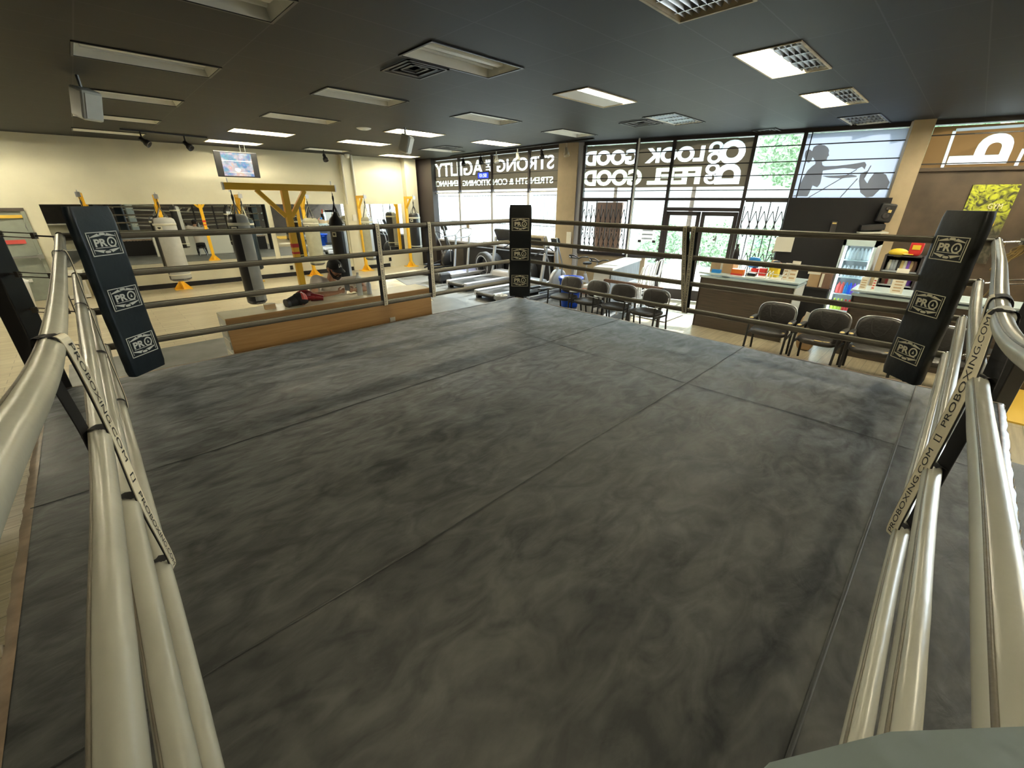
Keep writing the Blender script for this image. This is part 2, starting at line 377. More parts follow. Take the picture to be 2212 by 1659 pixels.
for i in range(len(xs)-1):
    for j in range(len(ys)-1):
        cx = (xs[i]+xs[i+1])/2; cy = (ys[j]+ys[j+1])/2
        if cx > (10.1 if cy > 7.9 else 10.15+.2974*(7.9-cy)): continue
        if any(h[0] < cx < h[1] and h[2] < cy < h[3] for h in holes): continue
        mb.add([(xs[i],ys[j],CZ),(xs[i+1],ys[j],CZ),(xs[i+1],ys[j+1],CZ),(xs[i],ys[j+1],CZ)], [(3,2,1,0)])
struct(mb.obj('ceiling', 'ceiling_tile', fix=False))
struct(MB().prism([(-7.7,-7.7,CZ+.25),(14.6,-7.7,CZ+.25),(10.1,7.9,CZ+.25),(10.1,17.6,CZ+.25),(-7.7,17.6,CZ+.25)], (0,0,.1)).obj('ceiling', 'matte_black'))
WH = {(0,0):'above the ring, near the camera',}
def fixture(i, j, st):
    x0, x1, y0, y1 = cell(i, j); cx, cy = (x0+x1)/2, (y0+y1)/2
    lab = {'off':'unlit white fluorescent troffer with bare tubes','lit':'lit fluorescent troffer glowing warm yellow','half':'troffer with one bright tube beside a white panel','dim':'faintly lit troffer' + (' behind a white speaker' if i == 2 else ' over the ring'),
           'louver':'unlit troffer with silver louvre fins','louver_off':'unlit tan-edged troffer with shiny louvre fins','half_louver':'troffer with one warm tube beside silver fins'}[st]
    rows = {-3:'eighth',-2:'seventh',-1:'sixth',0:'fifth',1:'fourth',2:'third',3:'second',4:'first'}; cols = {-2:'far door-side',-1:'door-side',0:'first',1:'second',2:'third',3:'fourth',4:'fifth'}
    lab += ', %s row from mirror wall, %s column' % (rows[j], cols[i])
    t = thing('ceiling_light', lab, 'ceiling light', (cx, cy, CZ), 'fluorescent troffers in the black ceiling')
    d = .11; mb = MB(); mb2 = MB()
    P = [(x0,y0,CZ-.004),(x1,y0,CZ-.004),(x1,y1,CZ-.004),(x0,y1,CZ-.004)]; Q = [(x0+.05,y0+.05,CZ+d),(x1-.05,y0+.05,CZ+d),(x1-.05,y1-.05,CZ+d),(x0+.05,y1-.05,CZ+d)]
    mb.add(P+Q, [(0,1,5,4),(1,2,6,5),(2,3,7,6),(3,0,4,7),(4,5,6,7)])
    mb.obj('housing', 'troffer' if st != 'louver_off' else 'troffer_rust', t, fix=False)
    fr = MB(); e = .022
    for a, b in (((x0-e,y0-e),(x1+e,y0)),((x0-e,y1),(x1+e,y1+e)),((x0-e,y0),(x0,y1)),((x1,y0),(x1+e,y1))): fr.span((a[0],a[1],CZ-.012), (b[0],b[1],CZ-.001))
    fr.obj('frame', 'black' if st in ('off','louver') else 'troffer_rust', t)
    tubes = {'off':[-.14,.14],'lit':[-.14,.14],'half':[-.19],'dim':[-.14,.14],'louver':[],'louver_off':[],'half_louver':[.12]}[st]
    for dy in tubes:
        MB().cyl((x0+.06,cy+dy,CZ+.06), (x1-.06,cy+dy,CZ+.06), .019, n=10).obj('tube', 'tube_off' if st == 'off' else ('tube_dim' if st == 'dim' else 'tube_lit'), t)
    MB().span((x0+.06,cy-.05,CZ+.04), (x1-.06,cy+.05,CZ+.105)).obj('ballast_cover', 'troffer', t, bevel=.015)
    if st == 'half': MB().span((x0+.01,cy-.08,CZ-.002), (x1-.01,y1-.01,CZ+.008)).obj('diffuser_panel', 'white', t)
    if 'louver' in st:
        mb = MB(); ya, yb = (y0+.02, cy+.0) if st == 'half_louver' else (y0+.02, y1-.02)
        n = 5 if st == 'half_louver' else 9
        for k in range(n):
            y = ya+(yb-ya)*(k+.5)/n; mb.add([(x0+.02,y-.022,CZ+.07),(x1-.02,y-.022,CZ+.07),(x1-.02,y,CZ+.002),(x0+.02,y,CZ+.002),(x1-.02,y+.022,CZ+.07),(x0+.02,y+.022,CZ+.07)], [(0,1,2,3),(3,2,4,5)])
        for k in range(4):
            x = x0+(x1-x0)*(k+.5)/4; mb.span((x-.004,ya,CZ+.004), (x+.004,yb,CZ+.06))
        mb.obj('louver', 'steel', t)
mat('tube_dim', (1,1,1), .4, emit=LAMP_COL, estr=30)
for k, s_ in FIX.items(): fixture(k[0], k[1], s_)

def vent(x0, x1, y0, y1, lab):
    t = thing('ceiling_vent', lab, 'vent', ((x0+x1)/2, (y0+y1)/2, CZ), 'black air diffusers')
    for k, n in enumerate(('frame','vane','vane','core')):
        a = k*.075; mb = MB(); z = CZ-.012+.006*k; w_ = .03
        X0, X1, Y0, Y1 = x0+a, x1-a, y0+a, y1-a
        if n == 'core': mb.span((X0,Y0,z-.006), (X1,Y1,z))
        else:
            mb.span((X0,Y0,z-.01), (X1,Y0+w_,z)); mb.span((X0,Y1-w_,z-.01), (X1,Y1,z)); mb.span((X0,Y0,z-.01), (X0+w_,Y1,z)); mb.span((X1-w_,Y0,z-.01), (X1,Y1,z))
        mb.obj(n, 'gate_steel' if n != 'core' else 'frame_dark', t)
vent(3.12, 3.66, 4.84, 5.44, 'square black air vent beside the large unlit troffer above the ring')
vent(8.07, 8.66, 4.84, 5.44, 'black air vent next to the finned troffer near the shopfront banner')
vent(10.75, 11.2, 3.5, 3.95, 'small black air vent at the ceiling edge above the entrance')
vent(7.85, 8.45, 10.75, 11.35, 'small black air vent above the treadmills')
t = thing('smoke_detector', 'round white disc on the ceiling near the lit troffers', 'detector', (4.96, 9.62, CZ))
MB().lathe((4.96,9.62,CZ), [(0,-.03),(.09,-.03),(.14,-.012),(.15,0)]).obj('cover', 'white', t)
MB().lathe((4.96,9.62,CZ), [(0,-.036),(.03,-.034),(.035,-.029)]).obj('sensor', 'silver_plastic', t)

# hanging speakers
def spk(px, py0, py1, x, y, lab):
    z = CZ-.30; t = thing('ceiling_speaker', lab, 'speaker', (x, y, CZ), 'hanging white speakers')
    MB().cyl((x,y,CZ), (x,y,z+.12), .018).obj('bracket', 'steel', t)
    R = Matrix.Rotation(.6, 3, 'Z') @ Matrix.Rotation(.35, 3, 'X')
    mb = MB(); mb.box((x,y,z), (.24,.20,.34), R); mb.obj('cabinet', 'white_paint', t, bevel=.03)
    mb = MB(); mb.box(V((x,y,z))+R@V((0,-.105,0)), (.19,.012,.28), R); mb.obj('grille', 'troffer', t, bevel=.004)
spk(0,0,0,.62,8.3,'white speaker hanging at the end of the unlit troffers')
spk(0,0,0,5.5,8.9,'white speaker hanging in front of the dimly lit troffer')
# track spotlights
def spot(x, y, lab, m_, rz=0, tilt=.9, grp='track spotlights'):
    t = thing('spotlight', lab, 'spotlight', (x, y, CZ), grp)
    MB().cyl((x,y,CZ-.04), (x,y,CZ-.16), .014).obj('stem', m_, t)
    d = V((math.sin(rz)*math.sin(tilt), -math.cos(rz)*math.sin(tilt), -math.cos(tilt))); p = V((x,y,CZ-.19))
    MB().lathe(p-d*.05, [(0,0),(.035,0),(.045,.03),(.045,.09),(.07,.13),(.075,.20),(.065,.20),(.055,.15),(0,.14)], n=16, ax=d).obj('lamp_head', m_, t)
tr = MB().bar((9.45,7.0,CZ-.02), (9.62,12.9,CZ-.02), .04, .03).obj('light_track', 'black'); tag(tr, 'black lighting track on the ceiling along the window banner', 'light track')
pos = [(1000,333),(1038,329),(1072,325),(1118,320),(1170,314),(1224,306)]
nm = ['dark lamp head on the ceiling track nearest the mirror wall','dark lamp head on the track beside the cream ones','cream lamp head on the track above the blue clock','cream lamp head on the track above the word strong','dark lamp head on the track above the big S','tan lamp head on the track end beside the tan column']
for k, (px, py) in enumerate(pos):
    q = on_plane(px, py, (9.5,9,0), (1,-.028,0)); spot(q.x, q.y, nm[k], ('black','black','white_paint','white_paint','gate_steel','troffer_rust')[k], rz=-.4, tilt=.3)
tr = MB().bar((1.3,13.35,CZ-.02), (2.9,13.6,CZ-.02), .04, .03).obj('light_track', 'black'); tag(tr, 'short black track on the ceiling near mirror wall', 'light track')
spot(1.62, 13.35, 'black spotlight head on the short track, farther from the television', 'black', 1.0, .9); spot(2.42, 13.45, 'black spotlight head on the short track, closer to the television', 'black', .7, .8)
spot(5.84, 14.0, 'grey spotlight on the ceiling beside the white wall projector', 'gate_steel', 0, .5)

# pipes on the mirror wall
for px, r in ((735,.03),(757,.035)):
    q = onL(px, 330, .14); q2 = q.copy(); q.z = CZ; q2.z = 1.5 if px == 735 else -.1
    tag(MB().cyl(q, q2, r).obj('wall_pipe', 'white_paint'), 'thin cream pipe down the wall beside the pilaster' if px == 735 else 'thicker cream pipe running down beside the white projector', 'pipe')
q = onL(748, 333, .35); t = thing('projector', 'small white projector on a bracket high on mirror wall', 'projector', q)
MB().lathe(q-V((.0,.0,.1)), [(0,0),(.07,.01),(.09,.1),(.06,.2),(0,.21)], n=14, ax=(.3,.2,1)).obj('body', 'white_paint', t); MB().bar(q, q-LN*.3, .03).obj('bracket', 'white_paint', t)

# mirrors
def mirror(px0, px1, pyt, bots, lab):
    A = onL(px0, pyt, .02); Bq = onL(px1, pyt, .02); zt = 1.50; zb = -.12
    t = thing('wall_mirror', lab, 'mirror', (A.x, A.y, zb), 'mirror panels')
    P = [V((A.x,A.y,zb)), V((Bq.x,Bq.y,zb)), V((Bq.x,Bq.y,zt)), V((A.x,A.y,zt))]
    MB().prism(P, -LN*.015).obj('glass', 'mirror_glass', t)
    e = MB(); u = (P[1]-P[0]).normalized()
    e.prism([P[0]-V((0,0,.035)), P[1]-V((0,0,.035)), P[1], P[0]], LN*.025-LN*.03); e.obj('ledge', 'web_cream', t)
mirror(84, 572, 443, None, 'long mirror panel reflecting the dark equipment room')
mirror(583, 741, 443, None, 'mirror panel behind the big yellow bag stand')
mirror(777, 866, 443, None, 'smaller mirror panel beside the corner column')
# power outlets on wall
for px, py in ((630,578),(843,560)):
    q = onL(px, py, .02); o = MB().box(q, (.09,.03,.13)).obj('wall_outlet', 'matte_black'); tag(o, 'small black outlet low on the wall %s' % ('behind the seated man' if px == 630 else 'under the smaller mirror'), 'outlet')
q = onL(748, 512, .12); q2 = onL(758, 512, .12)
q = onL(766, 470, .115); o = MB().box(q, (.13,.02,.2)).obj('wall_switch', 'white_paint'); tag(o, 'cream light switch plate on the pilaster between mirrors', 'switch')

# grey door at the far end of the mirror wall
A = onL(-40, 500, .03); Bq = onL(62, 500, .03)
d = thing('exit_door', 'grey green metal door with red sticker at the end of mirror wall', 'door', (A.x, A.y, FZ))
zt = 1.36
P = [V((A.x-.3,A.y+.03,FZ)), V((Bq.x,Bq.y,FZ)), V((Bq.x,Bq.y,zt)), V((A.x-.3,A.y+.03,zt))]
MB().prism(P, -LN*.02).obj('door_leaf', 'grey_paint', d)
u = LD
MB().bar(P[1]+u*.04, P[2]+u*.04, .06, .07).obj('door_jamb', 'grey_paint', d); MB().bar(P[3]+V((0,0,.03)), P[2]+u*.07+V((0,0,.03)), .08, .07).obj('door_head', 'dark_wall', d)
q = onL(28, 523, .05); MB().box(q, (.42,.012,.09)).obj('warning_sticker', 'coral', d)
q = onL(20, 468, .06); MB().box(q, (.55,.012,.07)).obj('sign_strip', 'mustard', d)
q = onL(50, 556, .10); mb = MB(); mb.bar(q-u*.55, q+u*.25, .05, .04); mb.box(q+u*.3, (.1,.08,.1)); mb.obj('push_bar', 'steel', d)
q = onL(66, 606, .08); MB().box(q, (.07,.04,.07)).obj('floor_catch', 'white', d)
for z in (1.0, .3, -.5): MB().box(V((Bq.x,Bq.y,z))+LN*.01, (.03,.03,.12)).obj('hinge', 'steel', d)
# surface conduit beside door
q = onL(92, 520, .04); q2 = onL(125, 600, .04)

# television
t = thing('television', 'flat television showing a broadcast, hung near the ceiling', 'television', (3.7,14.5,2.5))
R = Matrix.Rotation(-.02, 3, 'Z') @ Matrix.Rotation(.12, 3, 'X'); Cn = V((3.665,14.6,2.50))
mb = MB(); mb.box(Cn, (1.02,.06,.62), R); mb.obj('casing', 'black_plastic', t, bevel=.01)
m = mat('tv_picture', (.02,.02,.02), .3); N = m.node_tree.nodes; L = m.node_tree.links; b = N['Principled BSDF']
tc = N.new('ShaderNodeTexCoord'); vo = N.new('ShaderNodeTexVoronoi'); vo.inputs['Scale'].default_value = 14; L.new(tc.outputs['Object'], vo.inputs['Vector'])
nz = N.new('ShaderNodeTexNoise'); nz.inputs['Scale'].default_value = 5; nz.inputs['Detail'].default_value = 3; L.new(tc.outputs['Object'], nz.inputs['Vector'])
rp = N.new('ShaderNodeValToRGB'); cr = rp.color_ramp; cr.elements[0].color = (.08,.10,.35,1); cr.elements[0].position = .3; cr.elements[1].color = (.9,.9,.95,1); cr.elements[1].position = .75
for p_, c_ in ((.42,(.1,.35,.6,1)),(.5,(.45,.4,.5,1)),(.58,(.55,.65,.75,1)),(.66,(.8,.5,.35,1))): e = cr.elements.new(p_); e.color = c_
mx = N.new('ShaderNodeMix'); mx.data_type = 'RGBA'; mx.inputs['Factor'].default_value = .12
L.new(nz.outputs[0], rp.inputs[0]); L.new(rp.outputs[0], mx.inputs[6]); L.new(vo.outputs['Color'], mx.inputs[7]); L.new(mx.outputs[2], b.inputs['Emission Color']); b.inputs['Emission Strength'].default_value = .6
mb = MB(); mb.box(Cn+R@V((.0,-.033,.0)), (.72,.006,.56), R); mb.obj('screen', 'tv_picture', t)
mb = MB(); mb.box(Cn+R@V((.0,-.037,.09)), (.70,.003,.012), R); mb.box(Cn+R@V((.0,-.037,-.19)), (.70,.003,.012), R); mb.ball(Cn+R@V((-.02,-.037,-.12)), (.07,.004,.06)); mb.obj('picture_lines', 'white', t)
for dx in (-.06,.06): MB().cyl(Cn+V((.22+dx,.05,.2)), (Cn.x+.22+dx, Cn.y+.05, CZ), .012).obj('ceiling_rod', 'black', t)

q = on_plane(28, 600, (0,14.6,0), (0,1,0)); t = thing('waste_bin', 'white tapered waste bin beside the grey green door', 'bin', (q.x, 14.6, FZ)); MB().lathe((q.x,14.6,FZ), [(0,0),(.15,0),(.20,.62),(.21,.64),(.19,.64),(.14,.03),(0,.03)], n=20).obj('tub', 'ceramic_white', t); MB().lathe((q.x,14.6,FZ+.64), [(.215,0),(.21,.03),(.10,.09),(0,.10)], n=20).obj('lid', 'white', t)
q = onL(153, 590, .22); t = thing('floor_cabinet', 'small cream cabinet under the mirror near the door', 'cabinet', (q.x, q.y, FZ)); MB().box((q.x,q.y,FZ+.33), (.42,.34,.62)).obj('casing', 'white_paint', t, bevel=.01); MB().box((q.x,q.y,FZ+.02), (.38,.30,.04)).obj('plinth', 'matte_black', t); MB().box((q.x,q.y-.176,FZ+.36), (.36,.012,.50)).obj('cabinet_door', 'web_cream', t)
# ------------------------------------------------------------------ shopfront
PBo = V((9.9,7.9,0)); TB = V((.2851,-.9585,0)).normalized(); NB = V((-.9585,-.2851,0)).normalized()
def WB(u, z, off=0): return PBo + TB*u + NB*off + V((0,0,z))
def onB(px, py, off=0): return on_plane(px, py, PBo+NB*off, NB)
def UB(px, py, off=0): q = onB(px, py, off); return ((q-PBo).dot(TB), q.z)
TA = V((0,-1,0)); NA = V((-1,0,0)); PAo = V((9.9,14.4,0))
def WA(u, z, off=0): return PAo + TA*u + NA*off + V((0,0,z))
def onA(px, py, off=0): return on_plane(px, py, PAo+NA*off, NA)
def UA(px, py, off=0): q = onA(px, py, off); return ((q-PAo).dot(TA), q.z)
def wbox(W, u0, u1, z0, z1, o0, o1, mb=None):
    mb = mb or MB(); mb.add([W(u0,z0,o0),W(u1,z0,o0),W(u1,z0,o1),W(u0,z0,o1),W(u0,z1,o0),W(u1,z1,o0),W(u1,z1,o1),W(u0,z1,o1)], [(3,2,1,0),(4,5,6,7),(0,1,5,4),(1,2,6,5),(2,3,7,6),(3,0,4,7)]); return mb
ZH = 2.93
# section A (beside the mirror wall)
uA1 = UA(1224,400)[0]; sillA = .28
struct(wbox(WA, -.2, uA1, FZ, sillA, -.15, .0).obj('wall_window', 'dark_wall'))
struct(wbox(WA, -.2, uA1, ZH, CZ+.1, -.15, .02).obj('trim_4', 'frame_dark'))
struct(wbox(WA, -.1, uA1, sillA, ZH, -.02, -.012).obj('window_1', 'window_glass'))
mb = MB(); us = [UA(px,415)[0] for px in (994,1064,1143)]
for u_ in us: wbox(WA, u_-.03, u_+.03, 1.9, ZH, -.05, .05, mb)
mb.obj('trim_5', 'frame_dark')['kind'] = 'structure'
mb = MB()
for u_ in us+[-.05]: wbox(WA, u_-.05, u_+.05, sillA, 1.9, -.05, .04, mb)
wbox(WA, -.1, uA1, 1.86, 1.90, -.05, .04, mb); wbox(WA, -.1, uA1, sillA-.04, sillA+.02, -.05, .05, mb)
struct(mb.obj('trim_6', 'frame_alu'))
mb = MB()
for z in (2.70,2.40,2.14): wbox(WA, -.1, uA1, z-.009, z+.009, .01, .02, mb)
struct(mb.obj('trim_7', 'black'))
gr = thing('window_grille', 'row of thin vertical security bars over the glass behind treadmills', 'window grille', WA(3,sillA))
n = 46
for k in range(n):
    u_ = .05+(uA1-.1)*k/(n-1); MB().cyl(WA(u_,sillA,-.09), WA(u_,1.80,-.09), .0075, n=6).obj('bar', 'bar_steel', gr)
mb = MB(); 
for z in (sillA+.05,.95,1.78): wbox(WA, 0, uA1, z-.01, z+.01, -.10, -.085, mb)
mb.obj('cross_rail', 'bar_steel', gr)
# banner A
zb0 = 1.955
bn = tag(wbox(WA, .02, uA1, zb0, ZH-.015, -.012, -.008).obj('window_banner', 'film_brown'), 'brown window film banner with reversed words agility and strong', 'banner')
def letters(on, T, pts_, body, m_, parent, name='lettering', bold=.0, rot=False, off=.0):
    """pts_ = (px left, px right, py top, py bottom at the left side) of the reversed word seen from inside"""
    xl, xr, yt, yb = pts_
    a = on(xl, yt, 0); c = on(xl, yb, 0); q = on(xr, (yt+yb)/2, 0); P = a.copy(); w_ = (q-a).dot(T); h_ = a.z-c.z
    nrm = NA if on is onA else NB
    mb = MB()
    if not rot:   # reads right-to-left from the room
        O = V((a.x, a.y, c.z)) + T*w_; A_ = (body, O, -T, (0,0,1), w_, h_); 
    else:
        O = V((a.x, a.y, c.z)); A_ = (body, O, (0,0,1), T, h_, w_)
    vs, fs = text_mesh(*A_, nrm*(.004+off), bold)
    cut_letters(parent, [text_mesh(*A_, nrm*-.01, bold, solid=.03, nrm=nrm)])
    mb.add(vs, fs); return mb.obj(name, m_, parent, fix=False)
for args in (((939,1043,354,383),'AGILITY','film_letter_green'),((1073,1196,345,372),'STRONG','film_letter'),((938,989,391.5,403.5),'ENHANCE','film_letter_green'),((999,1194,390,402),'STRENGTH & CONDITIONING','film_letter_green')):
    letters(onA, TA, *args, bn, bold=.015)
letters(onA, TA, (1049,1060,345,371), 'THE', 'film_letter', bn, rot=True, bold=.03); letters(onA, TA, (1208,1224,335,398), 'GYM', 'film_letter', bn, rot=True, bold=.04)
# blue clock hanging in front
q = onA(1045, 379, .3); t = thing('digital_clock', 'small blue lit digital clock display hanging at the window banner', 'clock', q)
MB().box(q, (.05,.56,.22)).obj('case', 'black_plastic', t, bevel=.01); MB().box(q-V((.028,0,0)), (.004,.48,.15)).obj('display', 'screen_blue', t)
mb = MB(); vs, fs = text_mesh('01:50', q+V((-.032,.17,-.05)), (0,-1,0), (0,0,1), .34, .10, (0,0,0), .01); mb.add(vs, fs); mat('digit', (.5,.6,1), .3, emit=(.4,.5,1), estr=2); mb.obj('digits', 'digit', t, fix=False)
MB().cyl(q+V((0,0,.1)), (q.x,q.y,CZ), .006).obj('cord', 'black', t)

# column between the two glass fronts
u0 = UB(1222,330)[0]
struct(wbox(WB, -.42, .12, FZ, CZ, -.3, .10).obj('trim_8', 'tan_wall'))
struct(wbox(WB, .12, .26, FZ, CZ, -.2, .06).obj('trim_9', 'frame_alu'))
q = onB(1228, 515, .11); o = MB().box(q, (.02,.16,.34)).obj('wall_sign', 'paper'); tag(o, 'small paper notice on the tan column beside the treadmills', 'notice')
# section B
uL = .26; v1 = UB(1366,430)[0]; v2 = UB(1441,430)[0]; v3 = UB(1606,430)[0]; v4 = UB(1706,430)[0]; uP0 = UB(1940,350)[0]; uP1 = UB(1985,350)[0]
zHd = UB(1400,430)[1]; zSill = UB(1300,548)[1]; zTop = ZH
zBan = UB(1300,406)[1]; uEnd = UB(2260,330)[0]+2.5
struct(wbox(WB, uL, uEnd, zTop, CZ+.1, -.15, .02).obj('trim_10', 'frame_dark'))
struct(wbox(WB, uL, v1+.5, FZ, zSill, -.15, .0).obj('wall_window', 'tan_wall'))
struct(wbox(WB, uL, uP0, zHd+.02, zTop, -.02, -.012).obj('window_2', 'window_glass'))
struct(wbox(WB, uL, v1, zSill, zHd, -.02, -.012).obj('window_3', 'window_glass'))
struct(wbox(WB, v1, v2, FZ+.28, zHd, -.02, -.012).obj('window_4', 'window_glass'))
struct(wbox(WB, v3, v4, FZ+.1, zHd, -.02, -.012).obj('window_5', 'window_glass'))
mb = MB()
for u_, z0 in ((uL+.02,zSill),(v1,zSill),(v2,FZ),(v3,FZ),(v4,FZ)):
    wbox(WB, u_-.035, u_+.035, z0, zTop, -.06, .06, mb)
wbox(WB, uL, uP0, zHd-.03, zHd+.03, -.06, .06, mb); wbox(WB, v1, v2, FZ, FZ+.28, -.06, .05, mb); wbox(WB, v1, v2, .28, .40, -.06, .05, mb)
wbox(WB, uL, v2, zSill-.03, zSill+.03, -.06, .07, mb); wbox(WB, v3, v4, FZ, FZ+.12, -.06, .05, mb)
struct(mb.obj('trim_11', 'frame_dark'))
mb = MB()
zs = [UB(1255,y)[1] for y in (336,364,387,413)]
for z in zs: wbox(WB, uL, uP0, z-.010, z+.010, .01, .02, mb)
wbox(WB, UB(1752,300)[0]-.01, UB(1752,300)[0]+.01, zHd, zTop, .06, .08, mb)
for z in (zs[0]+.05, zs[1]-.12): wbox(WB, uP1, uEnd, z-.010, z+.010, .01, .02, mb)
struct(mb.obj('trim_12', 'black'))
# double entrance door
zD = UB(1500,457)[1]
for k, (a, b) in enumerate(((v2+.04, (v2+v3)/2-.01), ((v2+v3)/2+.01, v3-.04))):
    dr = thing('door_%d' % (k+1), 'glass leaf', 'door', WB(a, FZ)); del dr['label']; del dr['category']; dr['kind'] = 'structure'
    mb = MB(); s = .085
    for u_ in (a+s/2, b-s/2): wbox(WB, u_-s/2, u_+s/2, FZ+.02, zD, -.03, .03, mb)
    wbox(WB, a, b, zD-.09, zD, -.03, .03, mb); wbox(WB, a, b, FZ+.02, FZ+.28, -.03, .03, mb); wbox(WB, a, b, .30, .40, -.03, .03, mb)
    mb.obj('door_frame', 'frame_dark', dr)
    wbox(WB, a+s, b-s, FZ+.28, zD-.09, -.006, .0).obj('pane', 'window_glass', dr)
    mb = MB(); uu = b-.13 if k == 0 else a+.13; mb.tube([WB(uu,.2,.04), WB(uu,.2,.09), WB(uu,.6,.09), WB(uu,.6,.04)], .012); mb.obj('door_handle', 'steel', dr)
struct(wbox(WB, v2, v3, zD+.01, zD+.09, -.06, .06).obj('trim_13', 'frame_dark'))
struct(wbox(WB, v2+.03, v3-.03, zD+.09, zHd-.03, -.02, -.012).obj('window_6', 'window_glass'))
# banners of section B
uBr = UB(1629,330)[0]
bn = tag(wbox(WB, uL+.06, uBr, zBan, zTop-.02, -.012, -.008).obj('window_banner', 'film_brown'), 'brown window film banner with reversed words look good feel good', 'banner')
letters(onB, TB, (1263,1379,327,359), 'GOOD', 'film_letter', bn, bold=.05); letters(onB, TB, (1396,1521,320,353), 'LOOK', 'film_letter', bn, bold=.05)
letters(onB, TB, (1261,1386,368,402), 'GOOD', 'film_letter_green', bn, bold=.05); letters(onB, TB, (1401,1513,363,399), 'FEEL', 'film_letter_green', bn, bold=.05)
letters(onB, TB, (1559,1606,303,398), 'DO', 'film_letter', bn, bold=.06, rot=True); letters(onB, TB, (1534,1557,306,398), 'GOOD', 'film_letter', bn, bold=.06, rot=True)
bn = tag(wbox(WB, UB(1741,300)[0], uP0, zHd+.03, zTop-.02, -.012, -.008).obj('window_banner', 'film_pale'), 'pale grey window film banner with silhouette of a boxer stretching straps', 'banner')
def shape(pts, m_, name, off=.005):
    P = [onB(x, y, -.006)+NB*off for x, y in pts]; return MB().prism(P, NB*.003).obj(name, m_, bn)
cx = lambda x, y: (1600+x/3.606, 230+y/3.606)
# woman with pony tail, both arms stretched forward
shape([cx(*p) for p in [(395,700),(430,690),(465,600),(485,560),(520,500),(560,462),(582,448),(580,425),(560,395),(548,425),(528,440),(506,425),(498,390),(505,350),(525,333),(545,338),(556,350),(566,320),(590,303),(620,297),(655,303),(680,322),(690,345),(683,362),(690,382),(676,392),(672,412),(650,428),(632,432),(636,455),(655,466),(760,462),(870,448),(930,438),(965,430),(980,455),(965,490),(945,470),(900,488),(800,480),(700,492),(640,500),(632,540),(620,600),(595,630),(560,615),(545,650),(520,700)]], 'film_midgrey', 'figure')
shape([cx(*p) for p in [(630,540),(740,538),(860,530),(905,540),(900,550),(780,560),(690,556)]], 'film_midgrey', 'forearm', .006)
shape([cx(*p) for p in [(930,530),(960,510),(990,500),(960,560),(985,600),(1000,570),(1040,520),(1090,515),(1130,530),(1160,590),(1140,640),(1080,650),(1030,700),(980,710),(930,670),(920,580)]], 'film_midgrey', 'trainer_head', .006)
for a, b in (((530,708),(905,490)),((775,708),(910,562)),((1015,460),(960,560))):
    P, Q = onB(*cx(*a)), onB(*cx(*b)); MB().bar(P+NB*.004, Q+NB*.004, .018, .004, up=NB).obj('hand_wrap', 'film_midgrey', bn)
# pillar beside the desk and banner D
struct(wbox(WB, uP0, uP1, FZ, CZ, -.2, .22).obj('trim_14', 'tan_wall'))
zDb = UB(2100,368)[1]
struct(wbox(WB, uP1, uEnd, zDb, zTop, -.02, -.012).obj('window_7', 'window_glass'))
bn = tag(wbox(WB, uP1+.05, uEnd, zDb+.02, zTop-.03, -.012, -.008).obj('window_banner', 'film_tan'), 'tan window film banner with large sideways letter P and white frame lines', 'banner')
letters(onB, TB, (2068,2186,292,355), 'P', 'film_letter', bn, bold=.02, rot=True)
lw = []
for a, b in (((2063,281),(2033,367)),((2063,281),(2215,271)),((2213,320),(2190,366))):
    P, Q = onB(*a), onB(*b); P = P+(Q-P)*.02; Q = Q-(Q-P)*.02; c_ = MB().bar(P-NB*.01, Q-NB*.01, .045, .04, up=NB); cut_letters(bn, [(c_.v, c_.f)]); MB().bar(P+NB*.006, Q+NB*.006, .047, .004, up=NB).obj('frame_line', 'film_letter', bn)
struct(wbox(WB, uP1, uEnd, FZ, zDb, -.15, .12).obj('wall_brown', 'brown_wall'))
struct(wbox(WB, uP1, uEnd, zDb-.01, zDb+.05, -.1, .16).obj('trim_15', 'brown_wall'))
# black partition wall behind the desks
uK0 = UB(1700,560)[0]+.1; zK = UB(1800,431)[1]
struct(wbox(WB, v4-.02, uP0+.05, FZ, zHd+.03, -.05, .30).obj('wall_partition', 'matte_black'))

# folding security gates
def gate(ua, ub, z0, z1, n, lab):
    g = thing('folding_gate', lab, 'security gate', WB((ua+ub)/2, z0), 'folding scissor gates')
    w_ = (ub-ua)/n
    for k in range(n+1):
        u_ = ua+w_*k; MB().bar(WB(u_,z0,.12), WB(u_,z1-(.0 if k % 2 else .1),.12), .017, .017).obj('upright', 'gate_steel', g)
    for (za, zb) in ((z1-.75,z1-.2),(z0+.05,z0+.5)):
        for k in range(n):
            u_ = ua+w_*k; mb = MB(); zm = (za+zb)/2
            mb.bar(WB(u_,zm,.13), WB(u_+w_/2,zb,.13), .016, .006, up=NB); mb.bar(WB(u_+w_/2,zb,.13), WB(u_+w_,zm,.13), .016, .006, up=NB)
            mb.bar(WB(u_,zm,.135), WB(u_+w_/2,za,.135), .016, .006, up=NB); mb.bar(WB(u_+w_/2,za,.135), WB(u_+w_,zm,.135), .016, .006, up=NB)
            mb.obj('lattice', 'gate_steel', g)
    MB().bar(WB(ua,z1,.12), WB(ub,z1,.12), .04, .04).obj('rail', 'frame_dark', g); MB().bar(WB(ua,z0,.12), WB(ub,z0,.12), .03, .03).obj('rail', 'frame_dark', g)
gate(uL+.08, v1-.08, zSill+.05, zHd-.04, 9, 'black folding scissor gate over the glass above the low tan wall')
gate(v3+.06, v4+.15, .05, zHd-.04, 6, 'black folding scissor gate between the entrance and the black partition')
